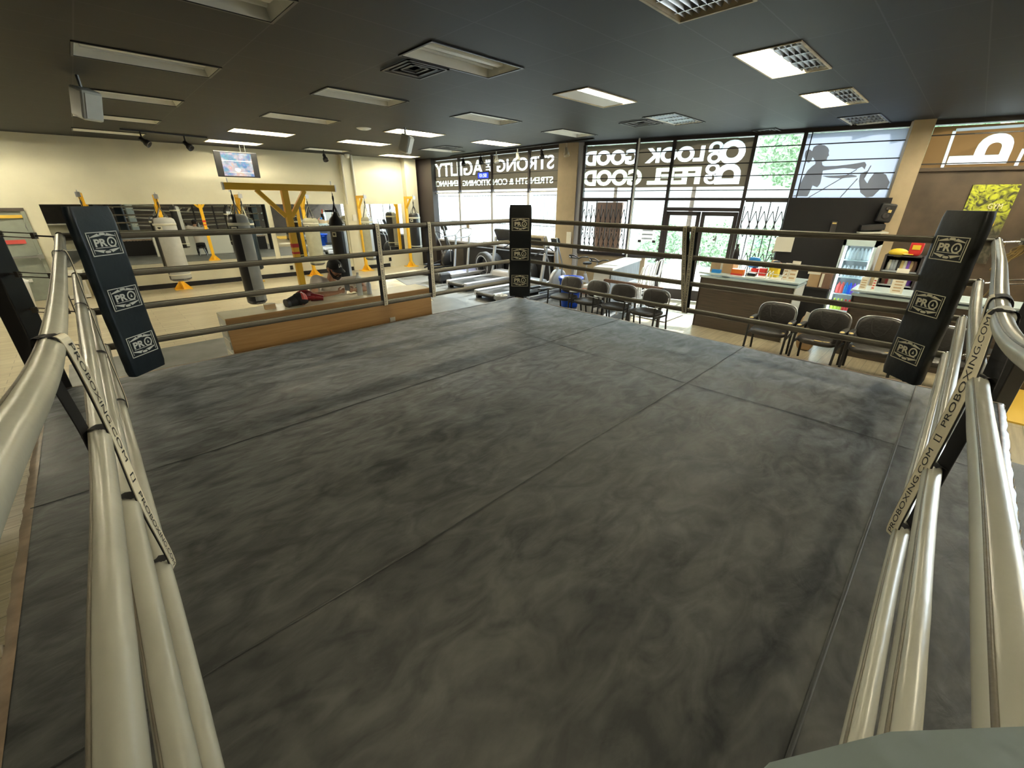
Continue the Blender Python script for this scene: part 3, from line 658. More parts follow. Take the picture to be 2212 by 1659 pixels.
# notice taped on the glass
t = thing('glass_poster', 'grey poster taped by its corners on the glass beside the entrance', 'poster', onB(1400,518))
ua_, za_ = UB(1385,488); ub_, zb_ = UB(1412,522)
wbox(WB, ua_, ub_, zb_, za_, .0, .005).obj('sheet', 'film_midgrey', t)
for u_, z in ((ua_,za_),(ub_,za_),(ua_,zb_),(ub_,zb_)): wbox(WB, u_-.04, u_+.04, z-.03, z+.03, .005, .008).obj('tape', 'frame_dark', t)
mb = MB()
for k in range(3): wbox(WB, ua_+.05, ub_-.05, za_-.12-.1*k, za_-.08-.1*k, .006, .008, mb)
mb.obj('print', 'film_letter', t)
# dark banner pole at the glass
q = onB(1366,440,.15); q2 = onB(1374,545,.5)
o = MB().cyl(V((q.x,q.y,CZ)), V((q.x,q.y,.2)), .02).obj('ceiling_wire', 'white_paint'); tag(o, 'thin white cord hanging from ceiling beside the folding gate', 'cord')

# ------------------------------------------------------------------ outside
struct(B1((10.1,-40,FZ-.12), (60,60,FZ-.02)).obj('ground', 'concrete'))
t = tag(MB().span((30,-10,FZ), (31,45,5.5)).obj('building', 'concrete'), 'pale building across the parking lot', 'building')
def blob(c, r, seed, n=900, leaf=.16, flat=1):
    rnd = random.Random(seed); mb = MB()
    for k in range(n):
        a = rnd.random()*2*PI; z = rnd.uniform(-1,1); q = math.sqrt(1-z*z); rr_ = rnd.uniform(.55,1.0)
        p = V((c[0]+r[0]*rr_*q*math.cos(a), c[1]+r[1]*rr_*q*math.sin(a), c[2]+r[2]*rr_*z))
        d1 = V((rnd.uniform(-1,1),rnd.uniform(-1,1),rnd.uniform(-1,1))).normalized()*leaf; d2 = d1.orthogonal().normalized()*leaf*.6
        mb.add([p-d1,p-d2,p+d1,p+d2], [(0,1,2,3)])
    return mb
for k in range(7):
    c = WB(1.0+k*2.1, .1, -7.5); t = thing('hedge_bush', 'green bush across the pavement beyond the glass, %s' % ['behind the brown panel','behind the taped poster','behind the first door leaf','behind the second door leaf','beside the entrance gate','behind the folding gate by the partition','behind the black partition'][k], 'bush', (c.x,c.y,FZ), 'bushes beyond the glass')
    blob(c, (1.0,1.0,.95), k, 1500, .08).obj('foliage', 'foliage', t, fix=False); MB().cyl((c.x,c.y,FZ-.03), (c.x,c.y,.4), .06).obj('stem', 'bark', t)
for k, (u_, o_, h, r) in enumerate(((5.6,-11,3.8,2.0),(9.9,-11,4.2,2.0),(-3,-14,4,2.2),(14.5,-11,3.5,2.0),(1.3,-13,4.5,1.8))):
    c = WB(u_, h, o_); t = thing('street_tree', 'leafy street tree outside, %s' % ['behind the unprinted glass pane','behind the boxer silhouette banner','behind the agility banner','behind the tan banner','behind the look good banner'][k], 'tree', (c.x,c.y,FZ), 'trees outside')
    blob(c, (r,r,1.7), 50+k, 3500, .12).obj('crown', 'foliage', t, fix=False); MB().cyl((c.x,c.y,FZ-.03), (c.x,c.y,h), .13, .07).obj('trunk', 'bark', t)
a_, z_ = UB(1288,436,-.5); b_, _ = UB(1345,436,-.5)
o = wbox(WB, a_, b_, FZ-.02, zHd-.08, -.62, -.5).obj('hanging_cloth', 'curtain'); tag(o, 'brown pleated cloth hanging outside behind the folding gate', 'cloth')
for nm_, W_, u0_, u1_, z0_, z1_ in (('daylight_portal_a', WA, 0, uA1, .3, 2.9), ('daylight_portal_b', WB, uL, uP0, -.6, 2.9)):
    l = bpy.data.lights.new(nm_, 'AREA'); l.shape = 'RECTANGLE'; l.size = u1_-u0_; l.size_y = z1_-z0_; l.cycles.is_portal = True
    o = bpy.data.objects.new(nm_, l); COL.objects.link(o); o.location = W_((u0_+u1_)/2, (z0_+z1_)/2, -.25)
    T_, N_ = (TA, NA) if W_ is WA else (TB, NB); Z_ = -N_
    m3 = Matrix((T_, Z_.cross(T_), Z_)).transposed(); o.rotation_euler = m3.to_euler()
# ------------------------------------------------------------------ the boxing ring
RL = 5.5; HS = [1.326,.996,.682,.346]
ring = thing('ring_platform', 'raised boxing ring floor covered in scuffed black vinyl canvas', 'boxing ring', (2.6,2.6,FZ))
x0, x1, y0, y1 = -.52, 5.60, -.47, 5.66
n = 60; mb = MB(); rnd = random.Random(4); vs = []
def wob(x, y): return .004*math.sin(2.1*x+1.3*y)+.004*math.sin(3.7*y-2.2*x+1)+.002*math.sin(9*x+4*y)
for j in range(n+1):
    for i in range(n+1):
        x = x0+(x1-x0)*i/n; y = y0+(y1-y0)*j/n; e = i in (0,n) or j in (0,n); vs.append((x, y, -.012 if e else wob(x,y)-.004))
mb.add(vs, [(j*(n+1)+i, j*(n+1)+i+1, (j+1)*(n+1)+i+1, (j+1)*(n+1)+i) for j in range(n) for i in range(n)], True)
mb.obj('canvas', 'canvas', ring, fix=False)
MB().span((x0+.01,y0+.01,FZ+.01), (x1-.01,y1-.01,-.02)).obj('skirt', 'matte_black', ring)
# welded seams of the canvas (slightly raised tape lines)
for sy in (1.68, 3.45): 
    mb = MB(); m_ = 40
    pts = [(x0+.02+(x1-x0-.04)*i/m_, sy) for i in range(m_+1)]
    vv = []
    for x, y in pts: vv += [(x,y-.006,wob(x,y)), (x,y,wob(x,y)+.003), (x,y+.006,wob(x,y))]
    mb.add(vv, [(3*i+k, 3*i+3+k, 3*i+4+k, 3*i+1+k) for i in range(m_) for k in (0,1)], True); mb.obj('seam', 'seam_cloth', ring, fix=False)
for sx, sy0, sy1 in ((1.9,y0,y1),(4.0,y0,y1)):
    mb = MB(); m_ = 40; vv = []
    for i in range(m_+1):
        y = sy0+.02+(sy1-sy0-.04)*i/m_; x = sx; vv += [(x-.006,y,wob(x,y)), (x,y,wob(x,y)+.001), (x+.006,y,wob(x,y))]
    mb.add(vv, [(3*i+k, 3*i+3+k, 3*i+4+k, 3*i+1+k) for i in range(m_) for k in (0,1)], True)
    if sx > 3: mb.obj('seam', 'seam_cloth', ring, fix=False)
mb = MB(); m_ = 40; vv = []
for i in range(m_+1):
    x = x0+.02+(x1-x0-.04)*i/m_; y = .10; vv += [(x,y-.007,wob(x,y)), (x,y,wob(x,y)+.0035), (x,y+.007,wob(x,y))]
mb.add(vv, [(3*i+k, 3*i+3+k, 3*i+4+k, 3*i+1+k) for i in range(m_) for k in (0,1)], True); mb.obj('seam', 'seam_cloth', ring, fix=False)
# shiny folded hem and lacing round the edge
mb = MB()
C4 = [(x0,y0),(x1,y0),(x1,y1),(x0,y1)]
for k in range(4):
    a, b = V((*C4[k],0)), V((*C4[(k+1) % 4],0)); d = (b-a).normalized(); o_ = V((d.y,-d.x,0)); m_ = 90
    vv = []
    for i in range(m_+1):
        p = a+(b-a)*i/m_; j_ = rnd.uniform(-.006,.006); vv += [p-o_*.03+V((0,0,-.006)), p+o_*(.012+j_)+V((0,0,-.010)), p+o_*(.02+j_)+V((0,0,-.07))]
    mb.add(vv, [(3*i+q, 3*i+1+q, 3*i+4+q, 3*i+3+q) for i in range(m_) for q in (0,1)], True)
mb.obj('hem', 'edge_vinyl', ring)
mb = MB()
for k in range(4):
    a, b = V((*C4[k],0)), V((*C4[(k+1) % 4],0)); d = (b-a).normalized(); o_ = V((d.y,-d.x,0)); L_ = (b-a).length; m_ = int(L_/.055)
    pts = [a+d*(L_*i/m_)+o_*(.018 if i % 2 else .026)+V((0,0,-.02 if i % 2 else -.085)) for i in range(m_+1)]
    mb.tube(pts, .004, n=5)
mb.obj('lacing', 'lace', ring)

# ropes ------------------------------------------------------------
def catmull(P, n=14):
    P = [V(p) for p in P]; Q = [P[0]*2-P[1]]+P+[P[-1]*2-P[-2]]; out = []
    for i in range(1, len(Q)-2):
        for k in range(n):
            t = k/n; out.append(.5*((2*Q[i])+(Q[i+1]-Q[i-1])*t+(2*Q[i-1]-5*Q[i]+4*Q[i+1]-Q[i+2])*t*t+(3*Q[i]-Q[i-1]-3*Q[i+1]+Q[i+2])*t**3))
    return out+[P[-1]]
def ropeobj(pts, r, m_, lab, seed, grp):
    P = catmull(pts, 16); rnd = random.Random(seed); mb = MB(); n = 16; rs = [r*(1+rnd.uniform(-.012,.012)) for _ in P]
    t = thing('ring_rope', lab, 'ring rope', P[0], grp)
    mb.tube(P, rs, n=24, lob=.035 if m_ == 'rope_sleeve' else .02, ph=seed); mb.obj('sleeve', m_, t, fix=False)
    # sewn seam ridge of the sleeve
    s = MB(); sp = []
    for i, p in enumerate(P):
        d = (P[min(i+1,len(P)-1)]-P[max(i-1,0)]).normalized(); side = d.cross(V((0,0,1))).normalized(); a = 2.3+.10*math.sin(i*.13+seed)
        sp.append(p+side*(math.cos(a)*rs[i]*1.02)*(-1)+V((0,0,1))*math.sin(a)*rs[i]*1.02)
    s.tube(sp, .0035, n=5); s.obj('seam', 'rope_grey' if m_ != 'rope_grey' else 'web_cream', t, fix=False)
lv = ['top','second','third','bottom']
G = 'grey sleeved ring ropes'
for k in range(4):
    h = HS[k]
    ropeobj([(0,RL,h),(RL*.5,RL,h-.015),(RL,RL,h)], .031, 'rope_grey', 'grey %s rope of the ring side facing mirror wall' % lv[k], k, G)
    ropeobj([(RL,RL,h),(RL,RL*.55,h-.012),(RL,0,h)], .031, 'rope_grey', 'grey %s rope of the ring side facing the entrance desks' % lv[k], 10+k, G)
zl = [1.225,.86,.60,.17]; nl = [1.315,.985,.53,.27]
zr = [1.21,1.0,.58,.215]; nr = [1.33,1.13,.745,.35]
for k in range(4):
    h = HS[k]
    e1 = (-.05,-.1,.015) if k == 0 else (0,0,0)
    ropeobj([(0,RL,h),(0,4.35,h-.05),(0,2.05,zl[k]),(e1[0]*.4,.9,(zl[k]+nl[k])/2+.01+e1[2]),(e1[0],-.02,nl[k]+e1[2])], .031, 'rope_sleeve', 'cream sleeved %s rope running from the camera to the blue black corner pad' % lv[k], 20+k, 'cream sleeved ring ropes')
    ropeobj([(RL,0,h),(4.2,0,h-.04),(2.45,0,zr[k]),(1.2,e1[1]*.6,(zr[k]+nr[k])/2+.01+e1[2]*2.5),(-.02,e1[1]*1.6,nr[k]+e1[2]*3)], .031, 'rope_sleeve', 'cream sleeved %s rope running from the camera to the pad by the desks' % lv[k], 30+k, 'cream sleeved ring ropes')

# spacer straps ----------------------------------------------------
def strap(P, nin, along, lab, w_=.055, txt=True, flip=False):
    """P = points where the web crosses each rope (top to bottom); nin = direction into the ring"""
    P = [V(p) for p in P]; nin = V(nin); along = V(along); t = thing('rope_strap', lab, 'strap', P[-1], 'rope spacer straps')
    path = [P[0]+V((0,0,.034))]+[p+nin*.036 for p in P]+[P[-1]-V((0,0,.036))]
    path = catmull(path, 10)
    def rib(path, w_, th, off):
        vs = []; 
        for p in path:
            q = p+nin*off
            vs += [q-along*w_/2, q+along*w_/2, q+along*w_/2+nin*th, q-along*w_/2+nin*th]
        return MB().add(vs, [(4*i+a, 4*i+b, 4*i+4+b, 4*i+4+a) for i in range(len(path)-1) for a, b in ((0,1),(1,2),(2,3),(3,0))]+[(0,3,2,1),(len(vs)-4,len(vs)-3,len(vs)-2,len(vs)-1)])
    rib(path, w_, .004, 0).obj('webbing', 'strap_black', t)
    back = [P[0]+V((0,0,.034))]+[p-nin*.036 for p in P]+[P[-1]-V((0,0,.036))]
    rib(catmull(back, 10), w_, .004, 0).obj('back_webbing', 'strap_black', t)
    for p in P:
        mb = MB(); n = 14; d = along
        ring_ = [p+nin*(.037*math.cos(2*PI*i/n))+V((0,0,.037*math.sin(2*PI*i/n))) for i in range(n)]; vs = []
        for q in ring_: vs += [q-d*w_*.45, q+d*w_*.45]
        mb.add(vs, [(2*i, 2*i+1, (2*i+3) % (2*n), (2*i+2) % (2*n)) for i in range(n)], True); mb.obj('loop', 'strap_black', t)
    cut = path[5:-4]; lb = rib(cut, w_*.86, .003, .004).obj('label_band', 'strap_label', t)
    # text: runs along the web
    L_ = [0]
    for i in range(len(cut)-1): L_.append(L_[-1]+(cut[i+1]-cut[i]).length)
    tot = L_[-1]
    def at(s_):
        s_ = max(0, min(tot, s_))
        for i in range(len(L_)-1):
            if L_[i+1] >= s_: return cut[i].lerp(cut[i+1], (s_-L_[i])/max(1e-6, L_[i+1]-L_[i]))
        return cut[-1]
    vs, fs = text_mesh('PROBOXING.COM  []  PROBOXING.COM', (0,0,0), (1,0,0), (0,1,0), tot*.94, w_*.5, (0,0,0), .0)
    vr = (-nin).cross(V((0,0,1))); sg = (1 if flip else -1)*(1 if along.dot(vr) > 0 else -1)
    out = []
    for v in vs:
        s_ = (tot-(v.x+tot*.03)) if not flip else (v.x+tot*.03)
        out.append(at(s_)+nin*.0085+along*((v.y-w_*.25)*sg))
    MB().add(out, fs).obj('lettering', 'ink', t, fix=False)
IN_L, IN_R, IN_FL, IN_FR = (1,0,0), (0,1,0), (0,-1,0), (-1,0,0)
def yz(px, py): q = on_plane(px, py, (0,RL,0), (0,1,0)); return q.x
for px, lab in ((820,'strap with printed web address at mid side facing mirror wall'),(929,'strap with printed web address near the far corner, facing mirror wall')):
    x = yz(px, 560); strap([(x,RL,HS[k]-.012) for k in range(4)], IN_FL, (1,0,0), lab, .06, flip=False)
def yx(px, py): q = on_plane(px, py, (RL,0,0), (1,0,0)); return q.y
ya, yb, yc = yx(1482,500), yx(1478,660), yx(1497,500)
strap([(RL,ya+(yb-ya)*k/3-(.02 if k == 3 else 0),HS[k]-.012) for k in range(4)], IN_FR, (0,1,0), 'strap leaning against its twin in front of the entrance, nearer the treadmills', .06, flip=True)
strap([(RL,yc-.02+(yb-.01-yc)*k/3,HS[k]-.012) for k in range(4)], IN_FR, (0,1,0), 'strap leaning against its twin in front of the entrance, nearer the desks', .06, flip=True)
def rz_at(pts, s): return pts
strap([(0,1.94,zl[0]),(0,2.10,zl[1]),(0,2.04,zl[2]),(0,2.2,zl[3])], (.9,-.44,0), (.44,.9,0), 'twisted strap closest to the camera on the side of the blue black pad', .045, flip=True)
strap([(0,4.3,HS[0]-.05),(0,4.2,HS[1]-.05),(0,4.1,HS[2]-.05),(0,4.0,HS[3]-.05)], IN_L, (0,1,0), 'dark strap hanging on the cream ropes beside the blue black pad', .05, flip=True)
strap([(2.62,0,zr[0]),(2.40,0,zr[1]),(2.46,0,zr[2]),(2.52,0,zr[3])], (-.66,.75,0), (.75,.66,0), 'strap with large print across the cream ropes on the desk side', .06, flip=False)
strap([(2.95,0,zr[0]+.01),(2.78,-.03,zr[1]+.01)], IN_R, (1,0,0), 'wide black strap looped between the upper two cream ropes on the desk side', .11, flip=False)

# corner posts and pads --------------------------------------------
def logo(cu_, ex, ey, nn, w_, h_, m_, parent):
    cu_, ex, ey, nn = V(cu_), V(ex), V(ey), V(nn); t = .002
    mb = MB()
    def R(x0, y0, x1, y1):
        P = [cu_+ex*(x*w_/2)+ey*(y*h_/2) for x, y in ((x0,y0),(x1,y0),(x1,y1),(x0,y1))]; mb.prism(P, nn*t)
    def Pg(pts): mb.prism([cu_+ex*(x*w_/2)+ey*(y*h_/2) for x, y in pts], nn*t)
    e = .05; R(-1,-1,1,-1+e*1.4); R(-1,1-e*1.4,1,1); R(-1,-1,-1+e,1); R(1-e,-1,1,1)
    e2 = .025; R(-.86,-.8,-.86+e2,.8); R(.86-e2,-.8,.86,.8)
    Pg([(-.8,.55),(-.8,.62),(-.3,.86),(-.22,.72),(-.1,.66)]); Pg([(.8,.55),(.1,.66),(.22,.72),(.3,.86),(.8,.62)])
    Pg([(-.8,-.45),(-.1,-.55),(-.22,-.62),(-.3,-.78),(-.8,-.52)]); Pg([(.8,-.45),(.8,-.52),(.3,-.78),(.22,-.62),(.1,-.55)])
    Pg([(-.22,.78),(-.12,.9),(.12,.9),(.22,.78),(.12,.7),(-.12,.7)]); Pg([(-.2,-.72),(-.12,-.62),(.12,-.62),(.2,-.72),(.12,-.82),(-.12,-.82)])
    R(-.68,-.36,.68,-.31)
    vs, fs = text_mesh('PR', cu_+ex*(-.68*w_/2)+ey*(-.24*h_/2), ex, ey, .80*w_/2, .66*h_/2, nn*(t+.0005), .04); mb.add(vs, fs)
    # ring shaped O with a small mark inside
    n = 24; oc = cu_+ex*(.44*w_/2)+ey*(.09*h_/2); ro = .30*w_/2; ri = ro*.70
    A = [oc+ex*(ro*math.cos(2*PI*i/n))+ey*(ro*math.sin(2*PI*i/n))+nn*(t+.001) for i in range(n)]; Bq = [oc+ex*(ri*math.cos(2*PI*i/n))+ey*(ri*math.sin(2*PI*i/n))+nn*(t+.001) for i in range(n)]
    mb.add(A+Bq, [(i, (i+1) % n, n+(i+1) % n, n+i) for i in range(n)])
    mb.add([oc+ex*(.12*w_/2*math.cos(a))+ey*(.12*w_/2*math.sin(a))+nn*(t+.001) for a in (PI/2, PI*7/6+.3, PI*11/6-.3)], [(0,1,2)])
    mb.obj('logo', m_, parent, fix=False)
def corner(cx_, cy_, ox, oy, lab, pm, lm, padc=None, logos=True, tbm='chrome'):
    """pad centre at padc; steel post outside at ox,oy"""
    t = thing('corner_post', lab, 'corner post', (ox, oy, FZ), 'padded ring corners')
    MB().box((ox,oy,(FZ+1.5)/2), (.17,.17,1.5-FZ), Matrix.Rotation(PI/4,3,'Z')).obj('post', 'steel_black', t, bevel=.01)
    MB().box((ox,oy,FZ+.01), (.3,.3,.02), Matrix.Rotation(PI/4,3,'Z')).obj('base_plate', 'steel_black', t)
    pc = V(padc); nn = (V((2.75,2.75,0))-V((pc.x,pc.y,0))).normalized(); ex = V((-nn.y,nn.x,0))*(-1); ez = V((0,0,1))
    ex = ez.cross(nn)*1.0  # text direction for a viewer inside the ring
    zt, zb = 1.565, .09; hw, th = .185, .045; mb = MB(); nz_ = 26; ny_ = 12; rnd = random.Random(int(cx_*7+cy_*3))
    prof = []
    for k in range(16):   # rounded rectangle section
        a = 2*PI*k/16; c_, s_ = math.cos(a), math.sin(a)
        prof.append((math.copysign(abs(c_)**.16, c_)*hw, math.copysign(abs(s_)**.22, s_)*th))
    vs = []
    for i in range(nz_+1):
        z = zb+(zt-zb)*i/nz_; e = 1 if 0 < i < nz_ else .93
        pinch = 1-.018*(abs(math.sin((z-.35)*PI/.33))**6)
        bow = .004*math.sin(z*6.3)
        for x, y in prof: vs.append(V((pc.x,pc.y,z))+ex*(x*e*pinch)+nn*((y*e)+bow))
    P = 16
    fs = [(i*P+k, i*P+(k+1) % P, (i+1)*P+(k+1) % P, (i+1)*P+k) for i in range(nz_) for k in range(P)]
    mb.add(vs, fs, True); mb.add(vs[:P], [tuple(range(P))]); mb.add(vs[-P:], [tuple(range(P-1,-1,-1))])
    pad = mb.obj('corner_pad', pm, t)
    if logos:
        for zc in (1.27,.80,.36): logo(V((pc.x,pc.y,zc))+nn*(th+.0045), ex, ez, nn, .285, .192, lm, pad)
    # turnbuckles between the rope corners and the steel post
    for k, h in enumerate(HS):
        a = V((cx_,cy_,h)); b = V((ox,oy,h+.03)); d = (b-a); l = d.length; d.normalize(); m_ = tbm
        s_ = MB(); s_.tube([a+V((0,0,.035*math.sin(q)))+d*(.035*math.cos(q)) for q in [2*PI*i/16 for i in range(16)]], .006, n=8, closed=True); r_ = s_.obj('corner_ring', m_, t, fix=False)
        mb = MB(); mb.cyl(a+d*.05, a+d*.22, .007, n=8); mb.bar(a+d*.20+V((0,0,.018)), a+d*(l-.14)+V((0,0,.018)), .010, .008); mb.bar(a+d*.20-V((0,0,.018)), a+d*(l-.14)-V((0,0,.018)), .010, .008)
        mb.cyl(a+d*(l-.18), b-d*.02, .007, n=8); mb.box(a+d*.21, (.03,.03,.05), Matrix.Rotation(PI/4,3,'Z')); mb.box(a+d*(l-.15), (.03,.03,.05), Matrix.Rotation(PI/4,3,'Z')); mb.obj('turnbuckle', m_, t)
    return t
dd = .125
corner(RL, RL, 5.80, 5.80, 'far ring corner with narrow black pad carrying three cream logos', 'pad_vinyl_black', 'logo_cream_lit', (RL-dd,RL-dd,0))
corner(0, RL, -.47, 5.93, 'ring corner with blue black pad on the mirror wall side', 'pad_vinyl', 'logo_white', (dd+.10,RL-dd,0), tbm='dull_steel')
corner(RL, 0, 5.95, -.45, 'ring corner with black pad and cream logos beside the desk chairs', 'pad_vinyl_black', 'logo_cream_lit', (RL-dd,dd+.10,0))

tp = thing('rope_tape', 'white tape wrapped round the top cream rope at the large print strap', 'tape', (2.66,0,zr[0])); MB().tube([(2.70,0,zr[0]+.003),(2.62,0,zr[0])], .037, n=20).obj('tape_wrap', 'logo_white', tp)
# ------------------------------------------------------------------ punch bags and stands
def half(mb, c, r, prof, a0, a1, n=14):
    vs = []
    for rr_, z in prof:
        for k in range(n+1):
            a = a0+(a1-a0)*k/n; vs.append((c[0]+math.cos(a)*rr_, c[1]+math.sin(a)*rr_, z))
    m_ = n+1; mb.add(vs, [(i*m_+k, i*m_+k+1, (i+1)*m_+k+1, (i+1)*m_+k) for i in range(len(prof)-1) for k in range(n)], True); return mb
def bag(x, y, zhook, ztop, zbot, r, ma, mb_, split, lab, band='web_cream', bottom='bag_black', logo_=True, grp='punch bags on the yellow stands'):
    t = thing('punch_bag', lab, 'punch bag', (x, y, zbot), grp)
    prof = [(r*.80,zbot+.0),(r*.95,zbot+.02),(r,zbot+.07),(r,ztop-.12),(r*.93,ztop-.05),(r*.72,ztop-.012),(0.001,ztop)]
    half(MB(), (x,y), r, prof, split, split+PI).obj('body', ma, t, fix=False)
    half(MB(), (x,y), r, prof, split+PI, split+2*PI).obj('side_panel', mb_, t, fix=False)
    MB().lathe((x,y,0), [(0,zbot-.012),(r*.78,zbot-.008),(r*.96,zbot+.025),(r*1.004,zbot+.06),(r*1.004,zbot+.03)], n=24).obj('base_cap', bottom, t)
    for z, h in ((ztop-.17,.05),(zbot+.16,.03)): MB().lathe((x,y,0), [(r*1.0,z-h/2),(r*1.025,z-h/2),(r*1.025,z+h/2),(r*1.0,z+h/2)], n=24).obj('band', band, t)
    for k in range(4):
        a = split+.4+k*PI/2; p = (x+math.cos(a)*r*1.0, y+math.sin(a)*r*1.0, ztop-.14)
        MB().bar(p, (x,y,zhook-.18), .028, .005).obj('hanging_strap', 'bag_black' if k % 2 else ma, t)
    mb = MB(); mb.cyl((x,y,zhook-.19), (x,y,zhook-.14), .012); mb.lathe((x,y,zhook-.14), [(0,0),(.014,0),(.02,.05),(.014,.10),(0,.10)], n=10); mb.cyl((x,y,zhook-.04), (x,y,zhook+.03), .008); mb.obj('swivel', 'black', t)
    if logo_:
        d = (V((CAMP.x,CAMP.y,0))-V((x,y,0))).normalized(); a = math.atan2(d.y, d.x)-.55
        mb = MB(); n = 6; vs = []
        for k in range(n+1):
            q = a-.28+.56*k/n
            for z in (ztop-.30, ztop-.21): vs.append((x+math.cos(q)*r*1.012, y+math.sin(q)*r*1.012, z))
        mb.add(vs, [(2*k,2*k+2,2*k+3,2*k+1) for k in range(n)]); mb.obj('label_patch', 'web_cream', t)
        mb = MB(); vs = []
        for k in range(n+1):
            q = a-.16+.32*k/n
            for z in (ztop-.28+.02*abs(k-3)/3, ztop-.23): vs.append((x+math.cos(q)*r*1.02, y+math.sin(q)*r*1.02, z))
        mb.add(vs, [(2*k,2*k+2,2*k+3,2*k+1) for k in range(n)]); mb.obj('label_print', 'ink', t)
    return t
def foot(mb, x, y):
    for k in range(4):
        a = k*PI/2+.1; d = V((math.cos(a), math.sin(a), 0)); mb.prism([V((x,y,FZ+.01))+d*.04, V((x,y,FZ+.01))+d*.19, V((x,y,FZ+.03))+d*.19, V((x,y,FZ+.22))+d*.04], d.cross(V((0,0,1)))*.02)
    mb.box((x,y,FZ+.01), (.40,.40,.02)); return mb
def wstand(x, y, zt, lab, ln=.62):
    t = thing('bag_stand', lab, 'bag stand', (x, y, FZ), 'yellow bag stands along the mirror wall')
    MB().span((x-.045,y-.045,FZ+.02), (x+.045,y+.045,zt)).obj('post', 'yellow_steel', t, bevel=.006)
    e = V((x,y,zt-.04))+LN*ln; MB().bar((x,y,zt-.04), e, .07, .08).obj('arm', 'yellow_steel', t); MB().bar(V((x,y,zt-.42)), V((x,y,zt-.09))+LN*.36, .05, .05).obj('brace', 'yellow_steel', t)
    foot(MB(), x, y).obj('foot', 'yellow_steel', t); MB().box(e+LN*.02, (.09,.05,.11)).obj('end_plate', 'steel', t); MB().cyl(e-LN*.06-V((0,0,.05)), e-LN*.06+V((0,0,.10)), .009).obj('hook_bolt', 'steel', t)
    return e-LN*.06
def wallst(px, py, zt, lab):
    q = FL(px, py); return wstand(q.x, q.y, zt, lab), q
S = [('s0',(.32,15.40),1.76,'yellow bag stand rising behind the blue black corner pad'),
     ('s1',(1.74,15.38),1.73,'yellow bag stand holding the pale grey bag near the corner pad'),
     ('s2',(3.60,15.28),1.76,'yellow bag stand behind the tall two-tone bag'),
     ('s3',(5.37,15.18),1.76,'yellow bag stand right behind the big double-armed stand'),
     ('s4',(7.18,15.05),1.77,'yellow bag stand beside the pilaster between mirrors'),
     ('s5',(8.95,14.9),1.76,'yellow bag stand beside the corner column near the windows')]
def tc(x, y): return math.atan2(CAMP.y-y, CAMP.x-x)
E_ = {}
for k, xy, zt, lab in S: E_[k] = wstand(xy[0], xy[1], zt, lab)
W_ = 'web_cream'
def hang(k, ztop, zbot, r, ma, mb_, sp, lab): e = E_[k]; bag(e.x, e.y, e.z-.08, ztop, zbot, r, ma, mb_, sp, lab)
hang('s0', 1.25, -.25, .17, 'bag_black', 'bag_grey', .3, 'bag hanging behind the blue black corner pad')
hang('s1', 1.20, -.40, .245, 'bag_grey', 'bag_black', tc(1.74,14.8)-1.05, 'wide pale grey punch bag hanging nearest the blue black pad')
hang('s2', 1.15, -.28, .19, 'bag_olive', 'pad_vinyl', tc(3.6,14.7)-PI, 'olive and dark blue bag hanging behind the tall two-tone bag')
hang('s3', 1.12, -.30, .22, 'bag_olive', 'bag_black', -PI*.5-PI*.6, 'olive grey bag behind the yellow post with red tape')
hang('s4', 1.12, -.28, .19, 'bag_olive', 'silver_plastic', tc(7.2,14.4)-PI+.35, 'olive bag with blue grey side in front of the smaller mirror')
hang('s5', 1.22, -.08, .20, 'bag_black', 'bag_grey', tc(8.9,14.3)-PI+.75, 'black bag hanging beside the corner column near windows')

# big double-armed stand
TY = 9.2
def onY(px, py, Y=TY): return on_plane(px, py, (0,Y,0), (0,1,0))
a, b, cst = onY(483,403), onY(721,406), onY(612,405); zb_ = 1.835
t = thing('bag_stand', 'big yellow double-armed bag stand with red tape on its post', 'bag stand', (cst.x, TY, FZ))
MB().span((cst.x-.055,TY-.055,FZ+.02), (cst.x+.055,TY+.055,zb_-.05)).obj('post', 'yellow_steel', t, bevel=.006)
MB().bar((a.x,TY,zb_), (b.x,TY,zb_), .09, .11).obj('crossbeam', 'yellow_steel', t)
MB().bar((cst.x-.05,TY,zb_-.50), (cst.x-.46,TY,zb_-.05), .07, .07).obj('brace', 'yellow_steel', t); MB().bar((cst.x+.05,TY,zb_-.50), (cst.x+.36,TY,zb_-.05), .07, .07).obj('brace', 'yellow_steel', t)
for py0 in (530, 546):
    z = onY(638, py0).z; MB().box((cst.x,TY,z), (.114,.114,.07 if py0 == 530 else .04)).obj('tape', 'red_tape', t)
foot(MB(), cst.x, TY).obj('foot', 'yellow_steel', t)
for x in (a.x-.01, b.x+.01): MB().box((x,TY,zb_), (.02,.10,.12)).obj('end_cap', 'steel', t)
for x in (a.x+.07, b.x-.05): MB().cyl((x,TY,zb_-.09), (x,TY,zb_+.13), .009).obj('hook_bolt', 'steel', t)
bag(a.x+.09, TY, zb_-.09, 1.40, -.17, .165, 'bag_grey', 'bag_black', tc(a.x,TY)-.15, 'tall two-tone grey and black bag on the big yellow stand')
bag(b.x-.05, TY, zb_-.09, 1.24, -.15, .155, 'bag_black', 'silver_plastic', tc(b.x,TY)-PI+.75, 'black bag hanging behind the seated man', logo_=True)  # silver side panel is grey-blue sidelight put into the black bag's colour
bx = MB().lathe((b.x-.05,TY,1.18), [(.16,0),(.13,.09),(.07,.16),(.045,.22),(0,.23)], n=16)
tag(bx.obj('bag_top_weight', 'bag_black'), 'rounded black weight on top of the black bag behind the man', 'weight')

